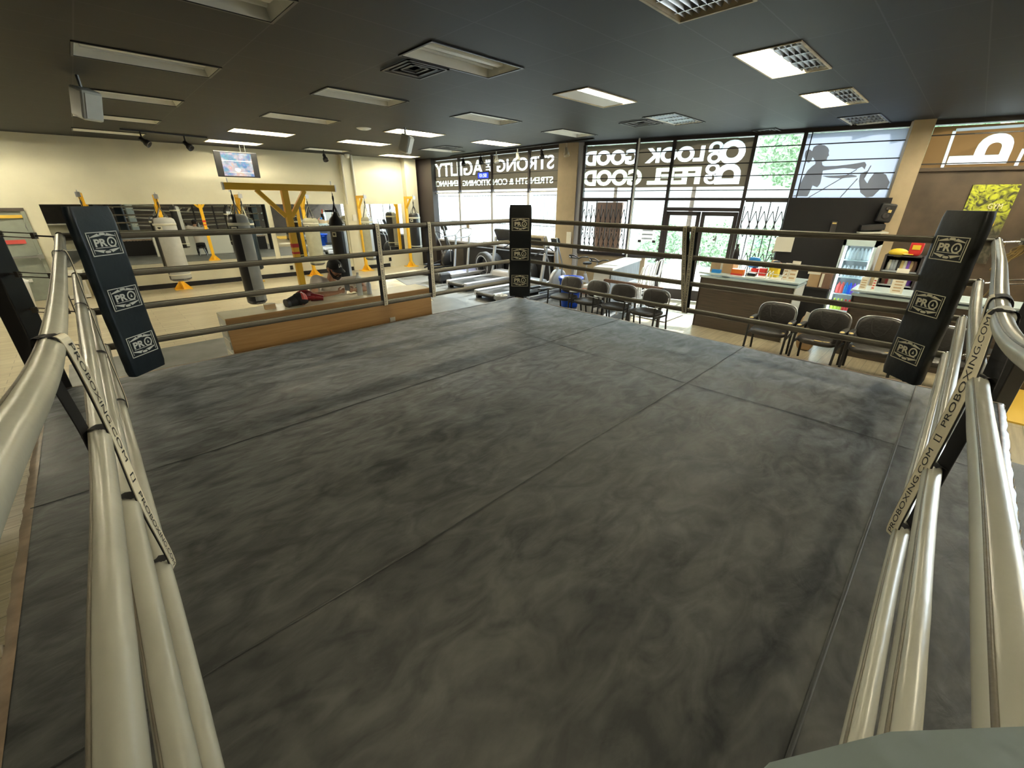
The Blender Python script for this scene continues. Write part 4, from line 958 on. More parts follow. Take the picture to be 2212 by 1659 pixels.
# ------------------------------------------------------------------ low counter with oak front
CT = .30
fl, fr_ = FL(486,690,CT), FL(926,621,CT)
cy0, cy1 = 6.11, 6.57; cx0, cx1 = fl.x, fr_.x
t = thing('low_counter', 'long oak fronted counter with cream top beside the ring', 'counter', (cx0, cy0, FZ))
MB().span((cx0,cy0,FZ+.01), (cx1,cy0+.02,CT-.035)).obj('front_panel', 'oak', t)
MB().span((cx0,cy0-.006,CT-.035), (cx1,cy0+.01,CT)).obj('oak_edge', 'oak', t)
MB().span((cx0,cy0+.01,CT-.03), (cx1,cy1,CT+.002)).obj('counter_top', 'counter_top', t)
MB().span((cx0,cy0+.02,FZ+.01), (cx0+.02,cy1,CT-.03)).obj('end_panel', 'white_paint', t); MB().span((cx1-.02,cy0+.02,FZ+.01), (cx1,cy1,CT-.03)).obj('end_panel', 'white_paint', t); MB().span((cx0,cy1-.02,FZ+.01), (cx1,cy1,CT-.03)).obj('back_panel', 'white_paint', t)
q = on_plane(848, 690, (0,cy0,0), (0,1,0)); MB().box((q.x,cy0-.005,q.z), (.09,.008,.07)).obj('sticker', 'paper', t)
for k, z in enumerate((.12,-.05,-.22)): MB().box((cx0-.006,cy0+.2,z), (.012,.3,.10)).obj('paper_slip', 'paper', t)
q = FL(585, 668, CT); t = thing('small_box', 'small cream cardboard box on the oak counter', 'box', (q.x,q.y+.02,CT)); MB().box((q.x,q.y+.02,CT+.035), (.13,.06,.065)).obj('carton', 'cardboard', t, bevel=.004); MB().box((q.x,q.y+.02,CT+.07), (.13,.06,.008)).obj('lid', 'paper', t)

# ------------------------------------------------------------------ boxing gloves and bottles on the counter
def C3(px, py, z): return FL(px, py, z)
gq = C3(648, 650, CT+.07)
t = thing('boxing_glove', 'red and black boxing glove with grey stripe on the counter', 'glove', (gq.x, gq.y, CT))
g = gq; sgv = (g.x, cy0+.17, CT+.085)
mb = MB(); mb.ball((sgv[0]+.02,sgv[1],sgv[2]), (.10,.085,.085)); mb.tube([(sgv[0]-.02,sgv[1],sgv[2]-.01),(sgv[0]-.14,sgv[1]-.02,sgv[2]-.03)], [.075,.055], n=14); o = mb.obj('glove_body', 'cap_black', t); 
mb = MB(); mb.ball((sgv[0]+.055,sgv[1]-.012,sgv[2]), (.062,.085,.084)); mb.obj('red_panel', 'coral', t)
mb = MB(); mb.lathe((sgv[0]+.06,sgv[1]-.005,sgv[2]), [(.078,-.012),(.092,0),(.078,.012)], n=24, ax=(1,0,0)); mb.obj('grey_stripe', 'silver_plastic', t)
mb = MB(); mb.tube([(sgv[0]+.0,sgv[1]-.07,sgv[2]-.02),(sgv[0]+.05,sgv[1]-.09,sgv[2]-.03),(sgv[0]+.09,sgv[1]-.07,sgv[2]-.03)], [.03,.035,.025], n=10); mb.obj('thumb', 'cap_black', t)
mb = MB(); mb.tube([(sgv[0]-.13,sgv[1]-.02,sgv[2]-.03),(sgv[0]-.17,sgv[1]-.03,sgv[2]-.035)], [.058,.062], n=14); mb.obj('cuff', 'black_plastic', t)
t = thing('boxing_glove', 'dark red glove lying behind the striped glove on the counter', 'glove', (sgv[0]+.14, cy0+.30, CT))
mb = MB(); c_ = (sgv[0]+.14, cy0+.33, CT+.085); mb.ball(c_, (.13,.085,.085)); mb.tube([(c_[0]+.08,c_[1]-.03,c_[2]-.02),(c_[0]+.22,c_[1]-.10,c_[2]-.045)], [.06,.035], n=12); mb.obj('glove_body', 'red_leather', t); MB().tube([(c_[0]-.02,c_[1]-.08,c_[2]-.01),(c_[0]+.10,c_[1]-.10,c_[2]-.03)], [.03,.028], n=10).obj('thumb', 'red_leather', t)

def bottle(x, y, z, r, h, m_, lab, cap='white', lid_r=.5, cat='bottle', name='bottle'):
    t = thing(name, lab, cat, (x,y,z)); MB().lathe((x,y,z), [(0,0),(r*.9,.0),(r,.01),(r,h*.68),(r*.7,h*.82),(r*.35,h*.88),(r*.35,h*.93),(0,h*.93)], n=16).obj('bottle_body', m_, t); MB().lathe((x,y,z+h*.9), [(0,0),(r*.42,0),(r*.42,h*.1),(0,h*.1)], n=12).obj('cap', cap, t); return t
q = C3(800, 645, CT); bottle(q.x, cy0+.22, CT+.002, .042, .34, 'clear_plastic', 'clear plastic water bottle on the counter beside the man')
q = C3(816, 641, CT); bottle(q.x, cy0+.20, CT+.002, .036, .22, 'silver_plastic', 'grey shaker bottle next to the clear water bottle', cap='black')

# ------------------------------------------------------------------ the man leaning on the counter
def Y_(px, py, Y): return on_plane(px, py, (0,Y,0), (0,1,0))
hd = Y_(722, 580, 6.76); t = thing('person', 'bearded man in cream t-shirt and black cap leaning on the counter, looking at a phone', 'person', (hd.x, 6.95, FZ))
neck = hd+V((-.02,.09,-.11)); chest = V((hd.x+.01, 6.95, .31)); belly = V((hd.x-.0, 7.03, .02)); pel = V((hd.x, 7.08, -.20))
shR = Y_(684, 607, 6.88); shL = Y_(772, 607, 6.88); elR = Y_(678, 640, 6.50); elL = Y_(790, 632, 6.50); elR.z = CT+.055; elL.z = CT+.055
wrR = Y_(728, 632, 6.36); wrL = Y_(768, 630, 6.38); wrR.z = max(wrR.z, CT+.06); wrL.z = max(wrL.z, CT+.08)
pmR = Y_(744, 631, 6.34); pmL = Y_(757, 632, 6.33)
fdir = V((.25,-.92,-.30)).normalized(); up = V((0,0,1))
mb = MB()
# head, turned down and a little to one side
Hr = Matrix.Rotation(.25, 3, 'Z') @ Matrix.Rotation(.40, 3, 'X')      # local -y is the face
Hr = Hr @ Matrix.Scale(1.12, 3)
def Hh(x, y, z): return hd + Hr @ V((x, y, z))
mb.ball(hd, (.078,.098,.115), 20, 14, Hr); mb.ball(Hh(0,-.02,-.05), (.062,.075,.075), 16, 12, Hr); mb.ball(Hh(0,-.045,-.095), (.035,.03,.028), 12, 8, Hr)
mb.tube([Hh(0,-.095,.03), Hh(0,-.125,-.015), Hh(0,-.105,-.03)], [.012,.02,.012], n=10)
for s_ in (-1,1): mb.ball(Hh(.082*s_,.01,-.005), (.014,.026,.036), 10, 8, Hr); mb.ball(Hh(.032*s_,-.085,.022), (.02,.015,.012), 10, 6, Hr); mb.ball(Hh(.045*s_,-.07,-.02), (.025,.025,.02), 10, 6, Hr)
mb.tube([Hh(-.025,-.098,-.052), Hh(0,-.106,-.05), Hh(.025,-.098,-.052)], [.006,.01,.006], n=8)
mb.tube([hd+V((0,.03,-.03)), neck, neck+V((0,.05,-.10))], [.055,.06,.075], n=14)
mb.tube([neck+V((0,.05,-.08)), chest, belly, pel], [.08,.10,.10,.11], n=20)
mb.tube([chest+V((-.05,0,.06)), shR], [.07,.060], n=14); mb.tube([chest+V((.05,0,.06)), shL], [.07,.060], n=14)
for sh, el, wr in ((shR,elR,wrR),(shL,elL,wrL)):
    mb.ball(sh, .068); mb.tube([sh, sh.lerp(el,.5), el], [.060,.052,.042], n=14); mb.ball(el, .043); mb.tube([el, el.lerp(wr,.35), wr], [.043,.042,.027], n=14)
def hand(wr, pm, side, curl):
    d = (pm-wr).normalized(); sidev = d.cross(up).normalized()*side
    c = wr+d*.055; mb.ball(wr+d*.01, .027, 10, 8); mb.tube([wr, c-d*.01, c+d*.035], [.026,.034,.030], n=12, flat=.7)
    for k in range(4):
        b_ = c+d*.030+up*(.030-.019*k); L_ = (.044,.050,.047,.036)[k]
        p1 = b_+d*L_*.45+sidev*.010; p2 = p1+(d*.3-sidev*-.9).normalized()*L_*.38*(1); p2 = p1+(d*.25+sidev*curl).normalized()*L_*.42; p3 = p2+(sidev*curl-d*.65).normalized()*L_*.34
        mb.tube([b_-d*.012, b_, p1, p2, p3], [.010,.0098,.0092,.0085,.007], n=8)
    tb = c-d*.02+up*.026; mb.tube([tb, tb+up*.018+sidev*curl*.012, tb+up*.026+d*.022+sidev*curl*.024, tb+up*.028+d*.042+sidev*curl*.028], [.014,.012,.010,.008], n=8)
pmR = wrR+(V((757,0,0))*0+ (Y_(746,626,6.32)-wrR)).normalized()*.1; pmL = wrL+(Y_(750,627,6.32)-wrL).normalized()*.1
hand(wrR, pmR, 1, -.7); hand(wrL, pmL, -1, -.7)
body = mb.obj('body', 'skin', t, fix=False)
r_ = body.modifiers.new('one_surface', 'REMESH'); r_.mode = 'VOXEL'; r_.voxel_size = .0065; r_.use_smooth_shade = True
r_ = body.modifiers.new('soft', 'SMOOTH'); r_.iterations = 3; r_.factor = .5
# beard, brows and hair
mb = MB()
for s_ in (-1,1):
    mb.tube([Hh(.074*s_,-.005,.0), Hh(.070*s_,-.035,-.045), Hh(.048*s_,-.075,-.085), Hh(0,-.095,-.105)], [.010,.018,.024,.024], n=10)
    mb.tube([Hh(0,-.115,-.036), Hh(.024*s_,-.106,-.042), Hh(.036*s_,-.092,-.062), Hh(.03*s_,-.09,-.085)], [.009,.008,.008,.012], n=8)
    mb.tube([Hh(.016*s_,-.099,.040), Hh(.036*s_,-.094,.046), Hh(.054*s_,-.080,.040)], [.005,.006,.004], n=8)
mb.obj('beard', 'hair', body)
mb = MB(); mb.ball(Hh(0,.025,.0), (.083,.088,.10), 18, 12, Hr); mb.obj('hair', 'hair', body)
# cap
mb = MB(); vs = []; n = 20
for j in range(8):
    th = j/7*PI*.52
    for k in range(n):
        a = 2*PI*k/n; vs.append(Hh(math.sin(th)*math.cos(a)*.093, math.sin(th)*math.sin(a)*.112-.002, .028+math.cos(th)*.105))
mb.add(vs, [(j*n+k, j*n+(k+1) % n, (j+1)*n+(k+1) % n, (j+1)*n+k) for j in range(7) for k in range(n)], True)
cap = mb.obj('cap', 'cap_black', t, fix=False)
mb = MB(); vs = []
for j in range(5):
    for k in range(13):
        a = -PI*.86+PI*.72*k/12; rr_ = .105+j*.0185; vs.append(Hh(math.cos(a)*(.088+.003*j)*1.0, math.sin(a)*(.108+j*.019), .040-.004*j-.02*(math.cos(a)**2)))
mb.add(vs, [(j*13+k, j*13+k+1, (j+1)*13+k+1, (j+1)*13+k) for j in range(4) for k in range(12)], True)
br_ = mb.obj('cap_brim', 'cap_black', cap, fix=False); q_ = br_.modifiers.new('thick', 'SOLIDIFY'); q_.thickness = .004
exh = Hr @ V((1,0,0)); ezh = Hr @ V((0,.25,.97)).normalized(); nh = Hr @ V((0,-.97,.25)).normalized()
mb = MB(); vs, fs = text_mesh('LA', Hh(0,-.105,.072)-exh*.022, exh, ezh, .044, .045, nh*.006, .05); mb.add(vs, fs); mb.obj('cap_letters', 'white', cap, fix=False)
# shirt
mb = MB()
mb.tube([neck+V((0,.045,-.065)), chest+V((0,.0,.06)), chest, belly, pel+V((0,0,.02))], [.086,.165,.195,.19,.18], n=24)
for sh, el, s_ in ((shR,elR,-1),(shL,elL,1)):
    mb.tube([chest+V((.05*s_,0,.07)), sh], [.115,.092], n=18); mb.ball(sh, .093); mb.tube([sh, sh.lerp(el,.45), sh.lerp(el,.62)], [.090,.085,.082], n=18)
sh_ = mb.obj('shirt', 'shirt', t, fix=False); r_ = sh_.modifiers.new('one_surface', 'REMESH'); r_.mode = 'VOXEL'; r_.voxel_size = .012; r_.use_smooth_shade = True
r_ = sh_.modifiers.new('soft', 'SMOOTH'); r_.iterations = 5; r_.factor = .5
# trousers, shoes
mb = MB(); mb.ball(pel, (.18,.15,.13))
for s_ in (-1,1):
    hp = pel+V((.09*s_,0,-.03)); kn = pel+V((.13*s_,-.16,-.25)); an = V((kn.x+.02*s_, 7.0, FZ+.09)); mb.tube([hp, kn, an], [.09,.07,.05], n=14); mb.ball(kn, .072)
o = mb.obj('trousers', 'matte_black', t, fix=False); r_ = o.modifiers.new('one_surface', 'REMESH'); r_.mode = 'VOXEL'; r_.voxel_size = .015; r_.use_smooth_shade = True
for s_ in (-1,1): a_ = V((pel.x+.15*s_, 6.95, FZ+.05)); mb = MB(); mb.ball(a_, (.05,.13,.05)); mb.obj('shoe', 'black_plastic', t)
# watch
d = (wrL-elL).normalized(); c_ = elL.lerp(wrL,.82); mb = MB(); mb.lathe(c_, [(.034,-.012),(.038,-.012),(.038,.012),(.034,.012)], n=18, ax=d); w1 = mb.obj('watch', 'black', t)
ph = (pmR+pmL)/2+V((.0,-.02,.065)); q = thing('phone', 'dark phone held up in the hands of the seated man', 'phone', ph)
Rp = Matrix.Rotation(.3, 3, 'Y') @ Matrix.Rotation(-.6, 3, 'X'); MB().box(ph, (.074,.009,.15), Rp).obj('phone_case', 'black_plastic', q, bevel=.006); MB().box(ph+Rp@V((0,.006,0)), (.068,.002,.14), Rp).obj('phone_screen', 'ink', q); MB().box(ph+Rp@V((-.018,-.006,.05)), (.025,.003,.03), Rp).obj('lens_block', 'steel', q)
# stool under him
sq = pel+V((0,.02,-.15)); q = thing('stool', 'black stool under the man behind the counter', 'stool', (sq.x,sq.y,FZ)); MB().lathe((sq.x,sq.y,sq.z-.04), [(0,0),(.16,0),(.17,.03),(.15,.05),(0,.05)], n=20).obj('seat', 'black', q)
for k in range(4): a = k*PI/2+.7; MB().cyl((sq.x+math.cos(a)*.12,sq.y+math.sin(a)*.12,sq.z-.03), (sq.x+math.cos(a)*.2,sq.y+math.sin(a)*.2,FZ), .013).obj('leg', 'steel', q)
# ------------------------------------------------------------------ waiting chairs
def make_chair(lab, torn, grp):
    t = thing('waiting_chair', lab, 'chair', (0,0,0), grp)      # faces +x, floor at 0
    MB().pillow((.0,0,.43), (.25,0,0), (0,.245,0), (0,0,.055), p=3.4).obj('seat', 'leather', t, fix=False)
    a = math.radians(10); ex = V((math.sin(a)*-1,0,math.cos(a))); nx = V((math.cos(a),0,math.sin(a)))
    bc = V((-.26,0,.67)); bk = MB(); bk.pillow(bc, ex*.19, V((0,.235,0)), nx*.035, p=3.2); bk = bk.obj('backrest', 'leather', t, fix=False)
    mb = MB(); mb.tube([bc+nx*.036+ex*(.17*k_)+V((0,w_*.235,0)) for k_, w_ in ((1,-.45),(.3,-.40),(-.3,-.28),(-.62,0),(-.3,.28),(.3,.40),(1,.45))], .0045, n=6); mb.obj('stitching', 'ink', bk)
    pts = [bc-nx*.02+ex*(math.copysign(abs(math.cos(q))**.62, math.cos(q))*.20)+V((0,math.copysign(abs(math.sin(q))**.62, math.sin(q))*.25,0)) for q in [-2.2+4.4*i/22 for i in range(23)]]
    MB().tube(pts, .013, n=8).obj('back_frame', 'steel', t)
    for s_ in (-1,1):
        y = .255*s_
        MB().tube([(.24,y,0),(.21,y,.30),(.20,y,.60)], .016, n=10).obj('leg', 'black', t); MB().tube([(-.30,y,0),(-.25,y,.30),(-.24,y,.62)], .016, n=10).obj('leg', 'black', t)
        MB().bar((.20,y,.385), (-.25,y,.385), .02, .035).obj('seat_rail', 'black', t)
        ar = MB(); ar.pillow((-.02,y,.625), (.21,0,0), (0,.035,0), (0,0,.022), p=3); ar.obj('armrest', 'silver_plastic' if not torn else 'leather', t, fix=False)
    if torn:
        rnd = random.Random(torn); 
        for k in range(3):
            c = V((.10+rnd.uniform(0,.12), rnd.uniform(-.17,.17), .468)); n = 7
            P = [c+V((math.cos(2*PI*i/n)*rnd.uniform(.015,.035), math.sin(2*PI*i/n)*rnd.uniform(.03,.07), -.012*abs(c.x-.1)*0)) for i in range(n)]; MB().prism(P, (0,0,.006)).obj('foam_patch', 'foam', t)
        for s_ in (-1,1):
            MB().ball((.12,.255*s_,.645), (.05,.028,.010), 8, 6).obj('foam_patch', 'foam', t)
    return t
proto = make_chair('x', 0, 'chairs facing the ring by the treadmills')
ys = [6.02,5.36,4.70,4.03]; nm = ['black waiting chair facing the ring, in front of the blue bin','black waiting chair facing the ring, between blue bin and dark railing','black waiting chair in front of the dark wood railing','black waiting chair in the bright patch nearest the entrance']
for k in range(4):
    o = proto if k == 0 else copy_tree(proto); o['label'] = nm[k]; put(o, (7.42+.02*k, ys[k], FZ+.008), PI+random.Random(k).uniform(-.08,.08)); o.scale = (1.02, 1.12, .91)
proto = make_chair('x', 5, 'torn armchairs facing the ring by the desks')
ys = [1.98,1.30,.66,-.05]; nm = ['black armchair with small foam tear, below the wood fronted desk end','torn black armchair with yellow foam showing, between the two desks','black armchair partly hidden by the desk corner pad','black armchair behind the cream ropes beyond the desk corner pad']
for k in range(4):
    if k == 0: o = proto
    else:
        pr = make_chair('x', 5+k, 'torn armchairs facing the ring by the desks'); o = pr
    o['label'] = nm[k]; put(o, (7.78+.03*k, ys[k], FZ), PI+[.06,-.05,.03,.1][k]); o.scale = (1.02, 1.08, .95)

# ------------------------------------------------------------------ reception desks
def desk(u_front, ya, yb, zt, lab, w_=.62):
    x = u_front; t = thing('reception_desk', lab, 'desk', (x, (ya+yb)/2, FZ), 'reception desks')
    MB().span((x,yb,FZ), (x+.03,ya,zt-.10)).obj('front_panel', 'desk_wood', t)
    for y in (ya, yb): MB().span((x+.0,y-.015,FZ), (x+w_,y+.015,zt-.07)).obj('side_panel', 'white_paint' if y == yb else 'desk_wood', t)
    MB().span((x-.02,yb-.03,zt-.10), (x+w_,ya+.03,zt-.06)).obj('light_ledge', 'glass_top', t)
    MB().span((x-.05,yb-.05,zt-.03), (x+w_-.05,ya+.05,zt)).obj('glass_top', 'glass_top', t, bevel=.004)
    for y in (ya-.15, (ya+yb)/2, yb+.15): MB().cyl((x+.1,y,zt-.07), (x+.1,y,zt-.02), .015).obj('glass_standoff', 'chrome', t)
    MB().span((x+.05,yb,.0), (x+w_,ya,.03)).obj('work_shelf', 'desk_wood', t)
    return t
DT = .36; dA = FL(1497,590,DT); dBq = FL(1737,607,DT); XD = (dA.x+dBq.x)/2+.02
desk(XD, dA.y-.05, dBq.y+.05, DT, 'dark wood reception desk with pale glass top facing the ring')
dC = FL(1836,626,DT); desk(XD+.02, dC.y-.05, -1.6, DT, 'dark wood desk with glass top in front of the drinks fridge')
def D(px, py, dx=.25, z=DT):   # point on the desk top, dx behind its front
    return on_plane(px, py, (XD+dx,0,0), (1,0,0))
def onbox(px0, px1, py0, py1, dx, depth, m_, name, lab, cat, z=DT, bevel=.005, grp=None, part='carton'):
    a = D(px0, py1, dx); b = D(px1, py0, dx); zz = z; h = max(.02, b.z-a.z); y0_, y1_ = min(a.y,b.y), max(a.y,b.y)
    t = thing(name, lab, cat, (XD+dx+depth/2, (y0_+y1_)/2, zz), grp)
    MB().span((XD+dx,y0_,zz), (XD+dx+depth,y1_,zz+h)).obj(part, m_, t, bevel=bevel)
    return t, (XD+dx, y0_, y1_, zz, zz+h)
t, g_ = onbox(1533,1585,568,586,.15,.28,'cardboard','cardboard_box','flat cardboard carton on the wood desk by the entrance','box'); MB().span((g_[0]-.003,(g_[1]+g_[2])/2-.02,g_[3]), (g_[0],(g_[1]+g_[2])/2+.02,g_[4])).obj('tape', 'paper', t)
t, g_ = onbox(1552,1566,552,568,.45,.12,'cardboard','cardboard_box','small brown box behind the carton on the desk','box', z=DT)
t, g_ = onbox(1568,1602,549,566,.42,.2,'clear_plastic','plastic_tub','pale blue plastic tub holding a dark bottle on the desk','tub', part='tub'); MB().span((g_[0]-.004,g_[1]+.1,g_[3]+.05), (g_[0],g_[1]+.2,g_[3]+.10)).obj('label', 'ink', t)
q = D(1592,540,.5); bottle(q.x, q.y, DT, .055, .52, 'steel_black', 'tall dark bottle standing by the pale blue tub on the desk', cap='black')
t, g_ = onbox(1579,1607,577,587,.06,.12,'orange','snack_box','orange and red snack box at the front of the desk','snack box'); MB().span((g_[0]-.004,g_[1],g_[3]), (g_[0],g_[2],g_[3]+.03)).obj('red_band', 'red', t)
t, g_ = onbox(1537,1557,578,583,.04,.08,'blue','card_stack','small blue stack of cards beside the carton on the desk','cards', part='stack')
t, g_ = onbox(1612,1634,580,586,.05,.1,'black_plastic','card_reader','black card reader on the desk behind the white rack','card reader', part='casing'); 
t, g_ = onbox(1624,1640,560,572,.35,.12,'red','snack_tub','red tub under the blue bag on the desk','tub', part='tub')
q = D(1634,547,.44); q.z = g_[4]+.10; t = thing('snack_bag', 'blue snack bag standing on the red tub on the desk', 'bag', (q.x,q.y,g_[4])); MB().pillow(q, (.04,0,0), (0,.10,0), (0,0,.10), p=4).obj('wrapper', 'blue', t, fix=False); MB().span((q.x-.045,q.y-.05,q.z-.02), (q.x-.04,q.y+.05,q.z+.02)).obj('label', 'white', t)
t, g_ = onbox(1663,1688,556,574,.33,.16,'yellow','snack_tub','yellow tub of snacks on the desk by the black partition','tub', part='tub')
rnd = random.Random(3)
for k in range(7):
    y = g_[1]+.03+(g_[2]-g_[1]-.06)*k/6; o = MB().pillow((g_[0]+.05+.05*(k % 2), y, g_[4]+.03+.03*(k % 3)), (.035,0,.01), (0,.055,0), (0,.01,.03), p=4).obj('snack_packet', ('frame_alu','orange','black','blue','paper','cardboard','red')[k], fix=False)
    tag(o, '%s snack packet piled in the yellow tub' % ('silver','orange','black','blue','cream','tan','red')[k], 'snack packet', 'snack packets in the yellow tub')
t, g_ = onbox(1642,1660,560,574,.34,.12,'red','snack_tub','dark red tub between blue bag and yellow tub','tub', part='tub')
# wire racks and flyers
for k, (p0, p1, lab) in enumerate(((1612,1655,'white wire rack with clear trays on the desk front'),(1662,1690,'low white tray on the desk beside the flyers'))):
    a, b = D(p0,598,.02), D(p1,598,.02); t = thing('desk_rack', lab, 'rack', (XD+.1,(a.y+b.y)/2,DT))
    MB().span((XD+.02,b.y,DT), (XD+.20,a.y,DT+.012)).obj('tray', 'white', t)
    for yy in (a.y, b.y): MB().tube([(XD+.02,yy,DT),(XD+.02,yy,DT+.09),(XD+.20,yy,DT+.12),(XD+.20,yy,DT)], .006, n=6).obj('side_wire', 'white', t)
    MB().tube([(XD+.02,a.y,DT+.09),(XD+.02,b.y,DT+.09)], .006, n=6).obj('rail', 'white', t)
for p0, p1, y0_, y1_, dx, lab in ((1688,1708,570,598,.12,'leaning price flyer stand, rear of the pair on the desk'),(1700,1728,566,602,.05,'leaning price flyer stand with printed sheet at the desk end'),(1855,1878,600,619,.1,'small printed card with yellow writing on the fridge side desk'),(1882,1897,600,620,.12,'small card with red picture on the fridge side desk'),(1925,1960,602,622,.06,'cream printed notice standing on the fridge side desk'),(1932,1965,583,596,.3,'cream notice with red corner standing behind the other notice')):
    a, b = D(p0,y1_,dx), D(p1,y0_,dx); h = b.z-DT; h = max(h,.1)
    t = thing('flyer_stand', lab, 'flyer', (XD+dx,(a.y+b.y)/2,DT)); lean = V((.3*h,0,0))
    P = [V((XD+dx,a.y,DT)),V((XD+dx,b.y,DT)),V((XD+dx,b.y,DT+h))+lean,V((XD+dx,a.y,DT+h))+lean]; MB().prism(P, (.006,0,0)).obj('sheet', 'paper', t)
    mb = MB()
    for i in range(4): z0, z1 = .12+.19*i, .20+.19*i; Q = [P[0].lerp(P[3],z0)*.85+P[1].lerp(P[2],z0)*.15, P[0].lerp(P[3],z0)*.2+P[1].lerp(P[2],z0)*.8, P[0].lerp(P[3],z1)*.2+P[1].lerp(P[2],z1)*.8, P[0].lerp(P[3],z1)*.85+P[1].lerp(P[2],z1)*.15]; mb.prism(Q, (-.002,0,0))
    mb.obj('print', 'cardboard' if 'red' not in lab else 'red', t)
q = onB(1693,528,.34); o = MB().box(q, (.02,.34,.30), Matrix.Rotation(.29,3,'Z')).obj('taped_paper', 'paper'); tag(o, 'beige paper taped on the edge of the black partition', 'paper')
# brown boxes and black table between the desks
a, b = on_plane(1737,619,(9.6,0,0),(1,0,0)), on_plane(1800,590,(9.6,0,0),(1,0,0))
t = thing('side_table', 'black side table with drawers between the two desks', 'table', (9.85,(a.y+b.y)/2,FZ)); MB().span((9.6,b.y,FZ), (10.1,a.y,a.z-.01)).obj('cabinet', 'matte_black', t); MB().span((9.58,b.y-.02,a.z-.03), (10.12,a.y+.02,a.z)).obj('table_top', 'black', t)
t = thing('brown_box', 'brown cardboard box with tape on the black side table', 'box', (9.75,(a.y+b.y)/2,a.z)); MB().span((9.65,b.y+.18,a.z), (9.95,a.y-.02,b.z)).obj('carton', 'cardboard', t, bevel=.005); MB().span((9.646,(a.y+b.y)/2,b.z-.06), (9.65,(a.y+b.y)/2+.2,b.z-.02)).obj('tape', 'paper', t)
t = thing('brown_box', 'smaller brown box with white strip beside the taped box', 'box', (9.75,b.y+.08,a.z)); MB().span((9.62,b.y+.0,a.z), (9.9,b.y+.17,b.z-.02)).obj('carton', 'curtain', t, bevel=.005); MB().span((9.614,b.y+.12,a.z+.02), (9.62,b.y+.16,b.z-.03)).obj('tape', 'paper', t)
t = thing('paper_sack', 'crumpled tan paper sack on the floor between the desks', 'sack', (8.6,1.62,FZ)); MB().pillow((8.6,1.60,FZ+.30), (.1,0,0), (0,.13,.0), (.03,.02,.30), p=5).obj('sack', 'cardboard', t, fix=False); MB().prism([(8.49,1.5,FZ+.5),(8.49,1.7,FZ+.5),(8.50,1.68,FZ+.66),(8.50,1.54,FZ+.63)], (.02,0,0)).obj('folded_top', 'paper', t)
# drinks fridge
FA = on_plane(1808,690,(9.9,0,0),(1,0,0)); fx = 9.75
a, b = on_plane(1822,525,(fx,0,0),(1,0,0)), on_plane(1900,520,(fx,0,0),(1,0,0)); zt = on_plane(1850,514,(fx,0,0),(1,0,0)).z
t = thing('drinks_fridge', 'white glass fronted fridge lit inside, full of bottled drinks', 'fridge', (fx+.3,(a.y+b.y)/2,FZ))
y0_, y1_ = b.y, a.y
mb = MB(); mb.span((fx+.04,y0_,FZ), (fx+.6,y0_+.03,zt)); mb.span((fx+.04,y1_-.03,FZ), (fx+.6,y1_,zt)); mb.span((fx+.57,y0_,FZ), (fx+.6,y1_,zt)); mb.span((fx+.04,y0_,zt-.12), (fx+.6,y1_,zt)); mb.span((fx+.04,y0_,FZ), (fx+.6,y1_,FZ+.15)); mb.obj('cabinet', 'ceramic_white', t)
mat('fridge_lamp', (1,1,1), .5, emit=(.75,.93,1), estr=6)
for yy in (y0_+.05, y1_-.05): MB().cyl((fx+.09,yy,FZ+.2), (fx+.09,yy,zt-.15), .012).obj('lamp', 'fridge_lamp', t)
mb = MB(); s_ = .04; mb.span((fx,y0_,FZ+.1), (fx+.03,y0_+s_,zt)); mb.span((fx,y1_-s_,FZ+.1), (fx+.03,y1_,zt)); mb.span((fx,y0_,zt-.13), (fx+.03,y1_,zt)); mb.span((fx,y0_,FZ+.1), (fx+.03,y1_,FZ+.16)); dr = mb.obj('fridge_door', 'glass_top', t); MB().span((fx+.005,y0_+s_,FZ+.16), (fx+.012,y1_-s_,zt-.13)).obj('pane', 'window_glass', dr); MB().cyl((fx-.03,y1_-.03,.2), (fx-.03,y1_-.03,.7), .01).obj('handle', 'steel', dr)
rows = [('clear_plastic',)*6, ('silver_plastic',)*6, ('coral','coral','blue','blue_bin','purple','purple'), ('lime','lime','lime','red','red','white'), ('ice_blue',)*6]
mat('purple', (.22,.08,.55), .35); mat('lime', (.55,.70,.08), .35); mat('ice_blue', (.10,.35,.65), .3)
cn = {'clear_plastic':'clear','silver_plastic':'grey','coral':'pink','blue':'blue','blue_bin':'bright blue','purple':'purple','lime':'yellow green','red':'red','white':'white','ice_blue':'pale blue'}
rn = ['top','second','third','fourth','lowest']; nz = 5; protos = {}
for r in range(5):
    z = zt-.38-r*.30
    MB().span((fx+.12,y0_+.03,z-.012), (fx+.55,y1_-.03,z)).obj('shelf', 'glass_top', t)
    for k in range(6):
        y = y1_-.10-(y1_-y0_-.2)*k/5; m_ = rows[r][k]
        o = MB().lathe((0,0,0), [(0,0),(.036,0),(.038,.01),(.038,.12),(.028,.155),(.014,.175),(.014,.20),(0,.20)], n=12).obj('drink_bottle', m_) if m_ not in protos else protos[m_].copy()
        if m_ in protos: COL.objects.link(o)
        protos.setdefault(m_, o); o.location = (fx+.20, y, z)
        tag(o, '%s drink bottle on the %s shelf of the lit fridge' % (cn[m_], rn[r]), 'drink bottle', '%s bottles on the %s fridge shelf' % (cn[m_], rn[r]))
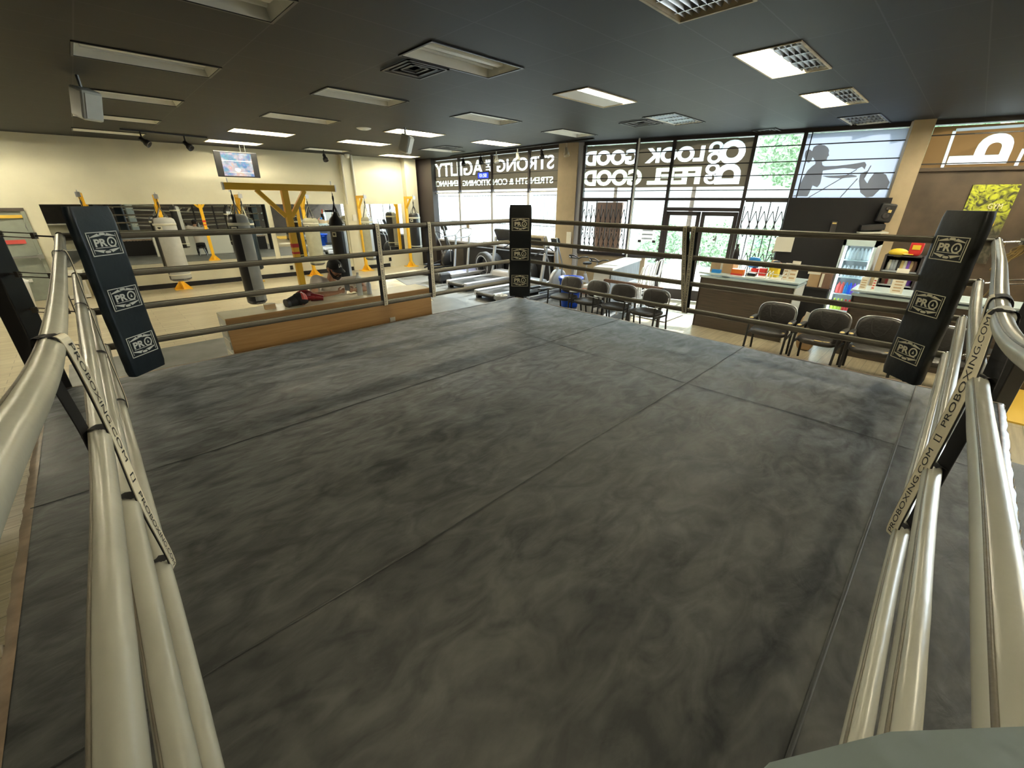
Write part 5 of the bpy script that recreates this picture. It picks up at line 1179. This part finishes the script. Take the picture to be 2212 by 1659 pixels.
# dark rack with cans beside the fridge
a, b = on_plane(1915,550,(fx,0,0),(1,0,0)), on_plane(1998,548,(fx,0,0),(1,0,0)); zt2 = a.z
t = thing('supplement_rack', 'dark open rack of small bottles beside the drinks fridge', 'rack', (fx+.2,(a.y+b.y)/2,FZ)); mb = MB()
for yy in (a.y, b.y): mb.span((fx,yy-.015,FZ), (fx+.4,yy+.015,zt2))
mb.obj('side_panel', 'frame_dark', t); MB().span((fx,b.y,zt2-.02), (fx+.4,a.y,zt2)).obj('top_panel', 'frame_dark', t); MB().span((fx+.38,b.y,FZ), (fx+.4,a.y,zt2)).obj('back_panel', 'matte_black', t)
cols_ = ['paper','cardboard','foam','silver_plastic','curtain','paper','silver_plastic','red_leather','purple','black_plastic']
for r in range(4):
    z = zt2-.25-r*.23; MB().span((fx,b.y,z-.015), (fx+.38,a.y,z)).obj('shelf', 'silver_plastic', t)
    for k in range(9):
        m_ = cols_[(k*3+r*4) % 10]; y = a.y-.07-(a.y-b.y-.14)*k/8
        o = MB().lathe((fx+.12,y,z), [(0,0),(.033,0),(.033,.12),(.02,.14),(.02,.165),(0,.165)], n=10).obj('supplement_bottle', m_); tag(o, 'small bottle on the dark rack beside the drinks fridge', 'bottle', 'small bottles on the dark rack')
q = on_plane(1942,538,(fx-.0,0,0),(1,0,0)); t = thing('cap', 'yellow cap on top of the dark bottle rack', 'cap', (fx+.15,q.y,zt2)); MB().ball((fx+.15,q.y,zt2+.03), (.10,.13,.07)).obj('crown', 'yellow', t); MB().pillow((fx+.10,q.y-.13,zt2+.02), (.08,0,0), (0,.07,0), (0,0,.008)).obj('brim', 'yellow', t, fix=False)
q = on_plane(1981,531,(fx,0,0),(1,0,0)); t = thing('red_packet', 'red snack packet with yellow print on top of the bottle rack', 'packet', (fx+.1,q.y,zt2)); MB().pillow((fx+.1,q.y,zt2+.13), (.035,0,0), (0,.085,0), (0,0,.13), p=5).obj('wrapper', 'red', t, fix=False); MB().span((fx+.06,q.y-.05,zt2+.10), (fx+.066,q.y+.05,zt2+.17)).obj('print', 'yellow', t)
# devices on the partition and pillar
q = onB(1800,490,.33); t = thing('wall_phone', 'small black device fixed on the black partition', 'device', q); MB().box(q, (.05,.10,.22), Matrix.Rotation(.29,3,'Z')).obj('casing', 'gate_steel', t, bevel=.01); MB().box(q+NB*.03+V((0,0,.07)), (.01,.07,.03), Matrix.Rotation(.29,3,'Z')).obj('light', 'foam', t)
q = onB(1913,460,.34); t = thing('wall_speaker', 'black boxy speaker clamped on the tan pillar', 'speaker', q); Rq = Matrix.Rotation(.29,3,'Z') @ Matrix.Rotation(.12,3,'X'); MB().box(q, (.16,.24,.34), Rq).obj('casing', 'black_plastic', t, bevel=.03)
for dz, r in ((.08,.035),(-.05,.06)): MB().lathe(q+NB*.085+V((0,0,dz)), [(0,.0),(r,.0),(r,.01),(r*.8,.015),(0,.002)], n=18, ax=NB).obj('cone', 'gate_steel', t)
MB().box(q+NB*.088+V((0,-.04,.03)), (.01,.05,.05), Rq).obj('badge', 'foam', t)
A_, B_ = onB(1853,502,.45), onB(1915,502,.45); t = thing('wall_shelf', 'white edged shelf on the black partition over the fridge', 'shelf', A_); mb = MB(); mb.bar(A_, B_, .36, .025); mb.obj('board', 'white_paint', t)
A_, B_ = onB(1858,492,.42), onB(1910,490,.42); t = thing('amplifier', 'long black device lying on the shelf over the fridge', 'amplifier', A_); MB().bar(A_, B_, .22, .11).obj('casing', 'black_plastic', t, bevel=.01); MB().bar(A_+NB*.112, B_+NB*.112, .006, .05).obj('front_grille', 'gate_steel', t)
# yellow poster on the brown wall
P = [onB(x, y, .14) for x, y in ((2103,399),(2208,396),(2176,520),(2070,520))]; uu0, uu1 = (P[0]-PBo).dot(TB), (P[1]-PBo).dot(TB); zt_ = P[0].z; zb2 = zt_-1.35
t = thing('wall_poster', 'yellow and grey gym poster hung on the brown wall', 'poster', WB(uu0, zb2, .14))
m = mat('poster_print', (.2,.2,.1), .5); N = m.node_tree.nodes; L = m.node_tree.links; b_ = N['Principled BSDF']; tc = N.new('ShaderNodeTexCoord'); wv = N.new('ShaderNodeTexNoise'); wv.inputs['Scale'].default_value = 5; wv.inputs['Detail'].default_value = 3; wv.inputs['Distortion'].default_value = 3
L.new(tc.outputs['Object'], wv.inputs['Vector']); rp = N.new('ShaderNodeValToRGB'); cr = rp.color_ramp; cr.interpolation = 'LINEAR'; cr.elements[0].position = .38; cr.elements[0].color = (.03,.03,.02,1); cr.elements[1].position = .6; cr.elements[1].color = (.55,.60,.05,1); L.new(wv.outputs[0], rp.inputs[0])
sx = N.new('ShaderNodeSeparateXYZ'); L.new(tc.outputs['Object'], sx.inputs[0]); mr = N.new('ShaderNodeMapRange'); mr.inputs[1].default_value = .55; mr.inputs[2].default_value = .95; L.new(sx.outputs[2], mr.inputs[0])
r2 = N.new('ShaderNodeValToRGB'); r2.color_ramp.elements[0].position = .4; r2.color_ramp.elements[0].color = (.035,.033,.025,1); r2.color_ramp.elements[1].color = (.16,.15,.11,1); L.new(wv.outputs[0], r2.inputs[0])
mx = N.new('ShaderNodeMix'); mx.data_type = 'RGBA'; L.new(mr.outputs[0], mx.inputs['Factor']); L.new(r2.outputs[0], mx.inputs[6]); L.new(rp.outputs[0], mx.inputs[7]); L.new(mx.outputs[2], b_.inputs['Base Color'])
wbox(WB, uu0, uu1, zb2, zt_, .125, .15).obj('sheet', 'poster_print', t)
mb = MB(); vs, fs = text_mesh('GYM', WB(uu0+(uu1-uu0)*.50, zt_-.40, .152), TB, (0,0,1), (uu1-uu0)*.30, .09, (0,0,0), .0); mb.add(vs, fs); mb.obj('lettering', 'paper', t, fix=False)
mb = MB(); cc = WB(uu0+(uu1-uu0)*.50, zt_-.68, .155); Rg = .17
mb.tube([cc+TB*(x_*Rg)+V((0,0,y_*Rg)) for x_, y_ in ((-1,-.2),(-.9,.4),(-.4,.8),(0,.5),(.3,.95),(.9,.8),(1,.1),(.8,-.6),(.2,-.9),(-.5,-.7))], .008, n=6, closed=True); mb.tube([cc+TB*(x_*Rg)+V((0,0,y_*Rg)) for x_, y_ in ((-.5,.3),(.0,.1),(.5,.3),(.4,-.3),(-.2,-.3))], .006, n=6, closed=True); mb.obj('emblem', 'yellow', t, fix=False)

# ------------------------------------------------------------------ bin, step and bucket
q = FL(1226,668); q = V((8.15,6.42,0)); zr_ = -.03; t = thing('bin', 'large blue plastic bin behind the waiting chairs', 'bin', (q.x,q.y,FZ))
MB().lathe((q.x,q.y,FZ), [(0,.01),(.20,.01),(.205,.02),(.27,.66),(.30,.66),(.30,.70),(.265,.70),(.20,.05),(0,.05)], n=28).obj('tub', 'blue_bin', t); 
for s_ in (-1,1): MB().box((q.x,q.y+.29*s_,FZ+.60), (.14,.05,.05)).obj('handle', 'blue_bin', t, bevel=.01)
q = FL(1281,612,-.06); q = V((8.0,5.78,0)); t = thing('step_stool', 'white plastic step stool with orange panel behind the chairs', 'stool', (q.x,q.y,FZ)); MB().box((q.x,q.y,FZ+.32), (.35,.42,.62), taper=.7).obj('shell', 'ceramic_white', t, bevel=.06); MB().box((q.x-.15,q.y,FZ+.50), (.03,.20,.12)).obj('panel', 'orange', t, bevel=.02)
q = FL(1083,640,-.50); t = thing('bucket', 'round white bucket on the floor behind the far ring corner', 'bucket', (q.x,q.y,FZ)); MB().lathe((q.x,q.y,FZ), [(0,.01),(.13,.01),(.15,.24),(.155,.24),(.155,.25),(.14,.25),(.12,.03),(0,.03)], n=24).obj('tub', 'ceramic_white', t); MB().tube([(q.x-.1,q.y-.05,FZ+.25),(q.x+.02,q.y,FZ+.28),(q.x+.09,q.y+.04,FZ+.24)], .03, n=8).obj('cloth', 'white', t)

# ------------------------------------------------------------------ juice bar with white stools and dark railing
a, b = FL(1305,585,.28), FL(1387,557,.28); dv = (b-a).normalized(); nv = V((dv.y,-dv.x,0)); nv = nv if nv.y < 0 else -nv; a = a+dv*.45; bl = 2.1; e_ = a+dv*bl
planks('grey_planks', (.28,.31,.36), (.20,.22,.27), .6, .09, 2.0, 0, .004)
m = MATS['grey_planks']
t = thing('snack_bar', 'white topped bar with grey plank front by the entrance', 'bar counter', (a.x,a.y,FZ))
MB().bar(a-nv*.2+V((0,0,-.025)), e_-nv*.2+V((0,0,-.025)), .45, .05).obj('bar_top', 'ceramic_white', t)
n = 16
fp = thing('x','x','x'); bpy.data.objects.remove(fp)
mb = MB(); mb.prism([a+V((0,0,-.05)), e_+V((0,0,-.05)), V((e_.x,e_.y,FZ)), V((a.x,a.y,FZ))], -nv*.03); mb.obj('front_panel', 'plank_grey' if 'plank_grey' in MATS else mat('plank_grey', (.22,.25,.30), .6, col2=(.38,.42,.48), scale=8, stretch=(7,7,.4)), t)
mb = MB(); mb.prism([a+V((0,0,-.05)), a-nv*.4+V((0,0,-.05)), V(((a-nv*.4).x,(a-nv*.4).y,FZ)), V((a.x,a.y,FZ))], dv*.03); mb.obj('end_panel', 'white', t)
def stool(c, rz, lab):
    t = thing('bar_stool', lab, 'bar stool', (0,0,0), 'white metal bar stools')
    MB().box((0,0,.65), (.34,.34,.02)).obj('seat', 'ceramic_white', t, bevel=.02)
    for sx_ in (-1,1):
        for sy_ in (-1,1): MB().bar((.21*sx_,.21*sy_,0), (.15*sx_,.15*sy_,.65), .03).obj('leg', 'ceramic_white', t)
    mb = MB(); mb.tube([(-.16,-.15,.64),(-.22,-.16,1.0),(-.23,-.12,1.05),(-.23,.12,1.05),(-.22,.16,1.0),(-.16,.15,.64)], .013, n=8); mb.obj('back_frame', 'ceramic_white', t); MB().prism([(-.20,-.05,.66),(-.20,.05,.66),(-.235,.05,1.03),(-.235,-.05,1.03)], (.006,0,0)).obj('back_splat', 'ceramic_white', t)
    for z in (.25,): mb = MB(); mb.bar((.19,-.19,z),(.19,.19,z),.02); mb.bar((-.19,-.19,z),(-.19,.19,z),.02); mb.bar((-.19,-.19,z),(.19,-.19,z),.02); mb.bar((-.19,.19,z),(.19,.19,z),.02); mb.obj('foot_rail', 'ceramic_white', t)
    put(t, (c.x,c.y,FZ), rz)
for k in range(4):
    c = a+dv*(.15+.52*k)+nv*.42; stool(c, math.atan2(nv.y,nv.x)+PI+.25*((-1)**k)*.5, ['white metal stool at the near end of the plank front bar','white metal stool second from the near end of the bar','white metal stool third from the near end of the bar','white metal stool at the glass end of the bar'][k])
ra, rb = V((7.98,5.35,0)), V((7.95,4.0,0)); t = thing('railing', 'low dark wood railing behind the waiting chairs', 'railing', (ra.x,ra.y,FZ))
MB().bar(V((ra.x,ra.y,.06)), V((rb.x,rb.y,.06)), .06, .06).obj('top_rail', 'curtain', t)
for k in range(3): p = ra.lerp(rb, k/2); MB().bar((p.x,p.y,FZ), (p.x,p.y,.08), .05).obj('rail_post', 'frame_dark', t)
MB().bar(V((ra.x,ra.y,-.5)), V((rb.x,rb.y,-.5)), .04, .04).obj('lower_rail', 'curtain', t)
q = FL(1470,660); o = MB().box((8.9,4.75,FZ+.016), (.9,1.3,.012)).obj('door_mat', 'silver_plastic'); tag(o, 'grey entrance mat in front of the glass doors', 'mat')

# ------------------------------------------------------------------ cardio machines
def treadmill(lab, deckm, px, py, rz, scale=1, con='black_plastic'):
    t = thing('treadmill', lab, 'treadmill', (0,0,0), 'treadmills along the window'); 
    MB().span((-.85,-.26,.10), (.85,.26,.16)).obj('belt', 'tyre', t)
    for s_ in (-1,1):
        y = .34*s_; MB().box((0,y,.13), (1.8,.13,.13)).obj('side_rail', deckm, t, bevel=.02); MB().bar((.62,y,.12), (.82,y,1.15), .07, .05).obj('upright', 'silver_plastic', t); MB().tube([(.80,y,.98),(.62,y*1.0,1.0),(.40,y*1.0,.93)], .018, n=8).obj('handrail', 'black_plastic', t)
        MB().box((-.80,y,.045), (.12,.08,.09)).obj('foot', 'black', t); MB().box((.70,y,.045), (.12,.08,.09)).obj('foot', 'black', t)
    MB().box((.78,0,.20), (.42,.74,.22), taper=.8).obj('motor_hood', deckm, t, bevel=.05)
    R = Matrix.Rotation(-.45,3,'Y'); MB().box((.84,0,1.20), (.10,.70,.34), R).obj('console', con, t, bevel=.04); MB().box(V((.84,0,1.20))+R@V((-.052,0,.03)), (.006,.42,.20), R).obj('display', 'ink', t); MB().bar((.80,-.34,1.0), (.80,.34,1.0), .05, .05).obj('crossbar', 'black_plastic', t)
    MB().cyl((-.88,-.30,.12), (-.88,.30,.12), .045).obj('roller', 'black', t)
    q = FL(px, py); put(t, (q.x,q.y,FZ+.008), rz); return t
def place(o, x, y, rz, sc_=1): o.location = (x, y, FZ+.008); o.rotation_euler = (0,0,rz); o.scale = (sc_,)*3
place(treadmill('treadmill with ridged silver deck and dark console beside the far ring corner pad', 'frame_alu', 1060, 592, 0), 8.40, 9.95, .03, 1.15)
place(treadmill('treadmill with tan console showing past the far ring corner pad', 'silver_plastic', 1150, 590, 0, con='troffer_rust'), 8.05, 8.3, .0, 1.1)
# older treadmill with looped thin handrail, hood towards the ring
t = thing('treadmill', 'thin framed treadmill with looped handrail and purple grey deck', 'treadmill', (0,0,0), 'treadmills along the window')
MB().span((-.6,-.28,.20), (.9,.28,.25)).obj('belt', 'purple_grey' if 'purple_grey' in MATS else mat('purple_grey', (.22,.22,.36), .4), t)
for s_ in (-1,1):
    MB().box((.15,.32*s_,.20), (1.5,.10,.10)).obj('side_rail', 'frame_alu', t, bevel=.02); MB().bar((.05,.34*s_,.2), (.18,.34*s_,1.32), .05, .05).obj('upright', 'silver_plastic', t)
MB().tube(catmull([(-.35,-.34,1.30),(.15,-.34,1.33),(.35,-.30,1.50),(.42,0,1.54),(.35,.30,1.50),(.15,.34,1.33),(-.35,.34,1.30)], 5), .017, n=8).obj('handrail', 'silver_plastic', t, fix=False)
MB().box((.42,0,1.60), (.03,.13,.10)).obj('display', 'troffer_rust', t); MB().box((-.78,0,.18), (.50,.70,.26), taper=.85).obj('motor_hood', 'black_plastic', t, bevel=.06)
for x in (-.9,.85): MB().bar((x,-.3,.04), (x,.3,.04), .06, .08).obj('foot', 'black', t)
place(t, 8.55, 11.3, .0)
def bike(lab, px, py, rz, m_='ceramic_white'):
    t = thing('spin_bike', lab, 'exercise bike', (0,0,0), 'spin bikes'); 
    for x in (-.5,.5): MB().bar((x,-.25,.03), (x,.25,.03), .06).obj('foot_bar', 'black', t)
    mb = MB(); mb.bar((-.5,0,.05), (.5,0,.05), .06); mb.bar((-.45,0,.05), (-.15,0,.62), .06); mb.bar((.35,0,.05), (.25,0,.85), .06); mb.bar((-.25,0,.40), (.3,0,.5), .06); mb.obj('frame', m_, t)
    MB().lathe((.38,-.03,.33), [(0,0),(.22,0),(.24,.01),(.24,.05),(.22,.06),(0,.06)], n=28, ax=(0,1,0)).obj('flywheel', 'steel', t)
    MB().cyl((-.15,0,.62), (-.2,0,.88), .02).obj('seat_post', 'steel', t); MB().pillow((-.22,0,.90), (.14,0,0), (0,.10,0), (0,0,.035), p=2.4).obj('saddle', 'black', t, fix=False)
    MB().cyl((.25,0,.85), (.22,0,1.05), .02).obj('stem', 'steel', t); MB().tube([(.05,-.22,1.10),(.30,-.22,1.12),(.36,-.15,1.08),(.24,0,1.06),(.36,.15,1.08),(.30,.22,1.12),(.05,.22,1.10)], .016, n=8).obj('handlebar', 'black', t); MB().tube([(.3,-.12,1.08),(.45,-.08,1.16),(.45,.08,1.16),(.3,.12,1.08)], .014, n=8).obj('aero_bar', 'black', t)
    for s_ in (-1,1): MB().bar((.0,.06*s_,.33), (.0,.10*s_,.33-.15*s_), .02).obj('crank', 'steel', t); MB().box((0,.15*s_,.33-.16*s_), (.10,.09,.02)).obj('pedal', 'black', t)
    q = FL(px, py); put(t, (q.x,q.y,FZ+.008), rz); return t
place(bike('white framed spin bike with black handlebar beside the tan wall', 1253, 612, 0), 9.2, 6.9, 3.1, .95); place(bike('white framed spin bike behind the plank front bar', 1312, 598, 0), 9.25, 6.32, 3.1, .92)
def elliptical(lab, px, py, rz, m_='silver_plastic'):
    t = thing('elliptical_trainer', lab, 'elliptical', (0,0,0), 'elliptical trainers')
    MB().bar((-.8,0,.06), (.7,0,.06), .10, .08).obj('base_rail', m_, t)
    for x in (-.8,.6): MB().bar((x,-.3,.03), (x,.3,.03), .06).obj('foot_bar', 'black', t)
    MB().lathe((.45,-.09,.42), [(0,0),(.28,0),(.32,.03),(.32,.15),(.28,.18),(0,.18)], n=28, ax=(0,1,0)).obj('flywheel_cover', m_, t); MB().bar((.45,0,.5), (.30,0,1.42), .08, .06).obj('mast', m_, t)
    MB().box((.28,0,1.50), (.07,.30,.22), Matrix.Rotation(-.4,3,'Y')).obj('console', 'black_plastic', t, bevel=.03)
    for s_ in (-1,1):
        MB().tube([(.36,.20*s_,.35),(.32,.25*s_,.9),(.12,.27*s_,1.3),(.05,.22*s_,1.62)], .018, n=8).obj('arm_lever', 'steel', t); MB().bar((.40,.18*s_,.30+.1*s_), (-.55,.18*s_,.20), .045).obj('pedal_arm', m_, t); MB().box((-.35,.18*s_,.30), (.38,.14,.05)).obj('foot_plate', 'black', t, bevel=.015)
        MB().tube([(.25,.04*s_,1.25),(.15,.16*s_,1.35),(.05,.17*s_,1.34)], .014, n=8).obj('fixed_grip', 'black', t)
    q = FL(px, py); put(t, (q.x,q.y,FZ+.008), rz); return t
place(elliptical('grey elliptical trainer with round cover beside the tan column', 1205, 600, 0), 8.55, 7.5, .0, .92); place(elliptical('dark elliptical trainer at the window closest to the mirror wall', 970, 572, 0, 'black_plastic'), 8.9, 12.9, .1)
for k, (px, py, r, tl, lab) in enumerate(((1043,577,.42,.0,'big black tyre standing behind the treadmill decks'),(1062,565,.40,.2,'black tyre leaning behind the big tyre'),(1097,577,.36,-.1,'smaller black tyre half hidden by the treadmill console'))):
    q = V(((9.2,9.46,9.46)[k],(10.78,10.62,9.1)[k],0)); t = thing('tyre', lab, 'tyre', (q.x,q.y,FZ), 'training tyres'); ax = V((1, -.1, .05))
    MB().lathe((q.x,q.y,FZ+r+.01), [(r*.62,-.07),(r*.72,-.12),(r*.93,-.12),(r,-.08),(r,.08),(r*.93,.12),(r*.72,.12),(r*.62,.07),(r*.60,0),(r*.62,-.07)], n=36, ax=ax).obj('tread', 'tyre', t)
    MB().lathe((q.x,q.y,FZ+r+.01), [(r*.70,-.123),(r*.74,-.126),(r*.78,-.123)], n=36, ax=ax).obj('sidewall_ring', 'silver_plastic', t)
# low dark storage behind the machines
mb = MB(); mb.span((9.60,8.3,FZ), (9.84,12.4,.16)); mb.span((9.58,8.28,.16), (9.86,12.42,.19)); tag(mb.obj('low_cabinet', 'matte_black'), 'low black cabinet under the window behind the treadmills', 'cabinet')

# ------------------------------------------------------------------ equipment along the door side (seen in the mirrors)
t = thing('shelf_unit', 'cream cubby shelf reflected in the long mirror', 'shelf', (-2.2,5.0,FZ)); mb = MB()
for x in (-3.4,-2.5,-1.6,-.9): mb.span((x-.02,4.6,FZ+.3), (x+.02,5.0,.65))
for z in (-.40,.12,.64): mb.span((-3.4,4.6,z-.02), (-.9,5.0,z+.02))
mb.obj('frame', 'white_paint', t); MB().span((-3.4,4.58,FZ+.3), (-.9,4.6,.65)).obj('back_panel', 'web_cream', t)
for k in range(2):
    t = thing('power_rack', 'black weight rack reflected in the mirrors, %s' % ('closer to the mirror wall' if k == 0 else 'farther from the mirror wall'), 'weight rack', (-3.0-2*k,8.0-3.5*k,FZ), 'weight racks'); x_, y_ = -3.0-1.6*k, 8.0-4*k
    for a_ in (-.6,.6):
        for c_ in (-.5,.5): MB().bar((x_+a_,y_+c_,FZ), (x_+a_,y_+c_,1.6), .08).obj('upright', 'steel_black', t)
    for z in (0,.5,1.0,1.55):
        MB().bar((x_-.9,y_-.5,z), (x_+.9,y_-.5,z), .03).obj('barbell', 'chrome', t)
        for s_ in (-1,1): MB().cyl((x_+.72*s_,y_-.5,z), (x_+.80*s_,y_-.5,z), .17, n=20).obj('weight_plate', 'black', t)
B1((-7.4,-7.4,FZ), (-1.5,8.5,FZ+.01)).obj('floor', 'rubber_floor')['kind'] = 'structure'

# ------------------------------------------------------------------ near corner and things at the ropes
q = FL(2140,830,-.70)
o = MB().span((7.3,-3.2,FZ), (11.5,-.78,FZ+.02)).obj('floor_mat', 'mustard'); tag(o, 'mustard yellow floor mat beyond the desk corner of the ring', 'mat')
# tangle of cord on the desk corner
t = thing('cord_bundle', 'tangled brass coloured cord hanging behind the desk corner pad', 'cord', (RL+.1,-.05,1.3)); rnd = random.Random(8); mb = MB()
for k in range(7):
    c = V((RL+.16,-.12,1.30)); pts = []
    for i in range(15): a = 2*PI*i/14; pts.append(c+V((math.cos(a)*(.05+.02*rnd.random()), math.cos(a)*(-.07)*(.6+.1*k)+rnd.uniform(-.01,.01), -.11*(1+.15*k)*.5*(1-math.cos(a*1))*rnd.uniform(.85,1.1)+math.sin(a)*.03)))
    mb.tube(catmull(pts, 4), .0045, n=5)
mb.tube(catmull([(RL+.1,-.05,1.32),(RL+.05,-.06,1.1),(RL+.02,-.08,.95),(RL+.06,-.05,.85)], 8), .005, n=5); mb.obj('cord', 'brass_cord', t)
# cream capped pad end with printed logo on the outer post
t = thing('post_cover', 'cream printed cover on the outer steel post at the desk corner', 'cover', (5.95,-.45,1.28)); MB().box((5.93,-.43,1.36), (.17,.17,.26), Matrix.Rotation(PI/4,3,'Z')).obj('sleeve', 'logo_cream_lit', t, bevel=.01); MB().box((5.93-.09*.7,-.43+.09*.7,1.36), (.13,.004,.12), Matrix.Rotation(PI/4,3,'Z')).obj('print', 'ink', t)
# near corner pad just under the camera
npc = V((.292,.054,0))
corner(-.02, -.02, -.64, -.62, 'ring corner with teal grey pad top right under the camera', 'pad_teal', 'logo_cream_lit', (npc.x, npc.y, 0), logos=True)
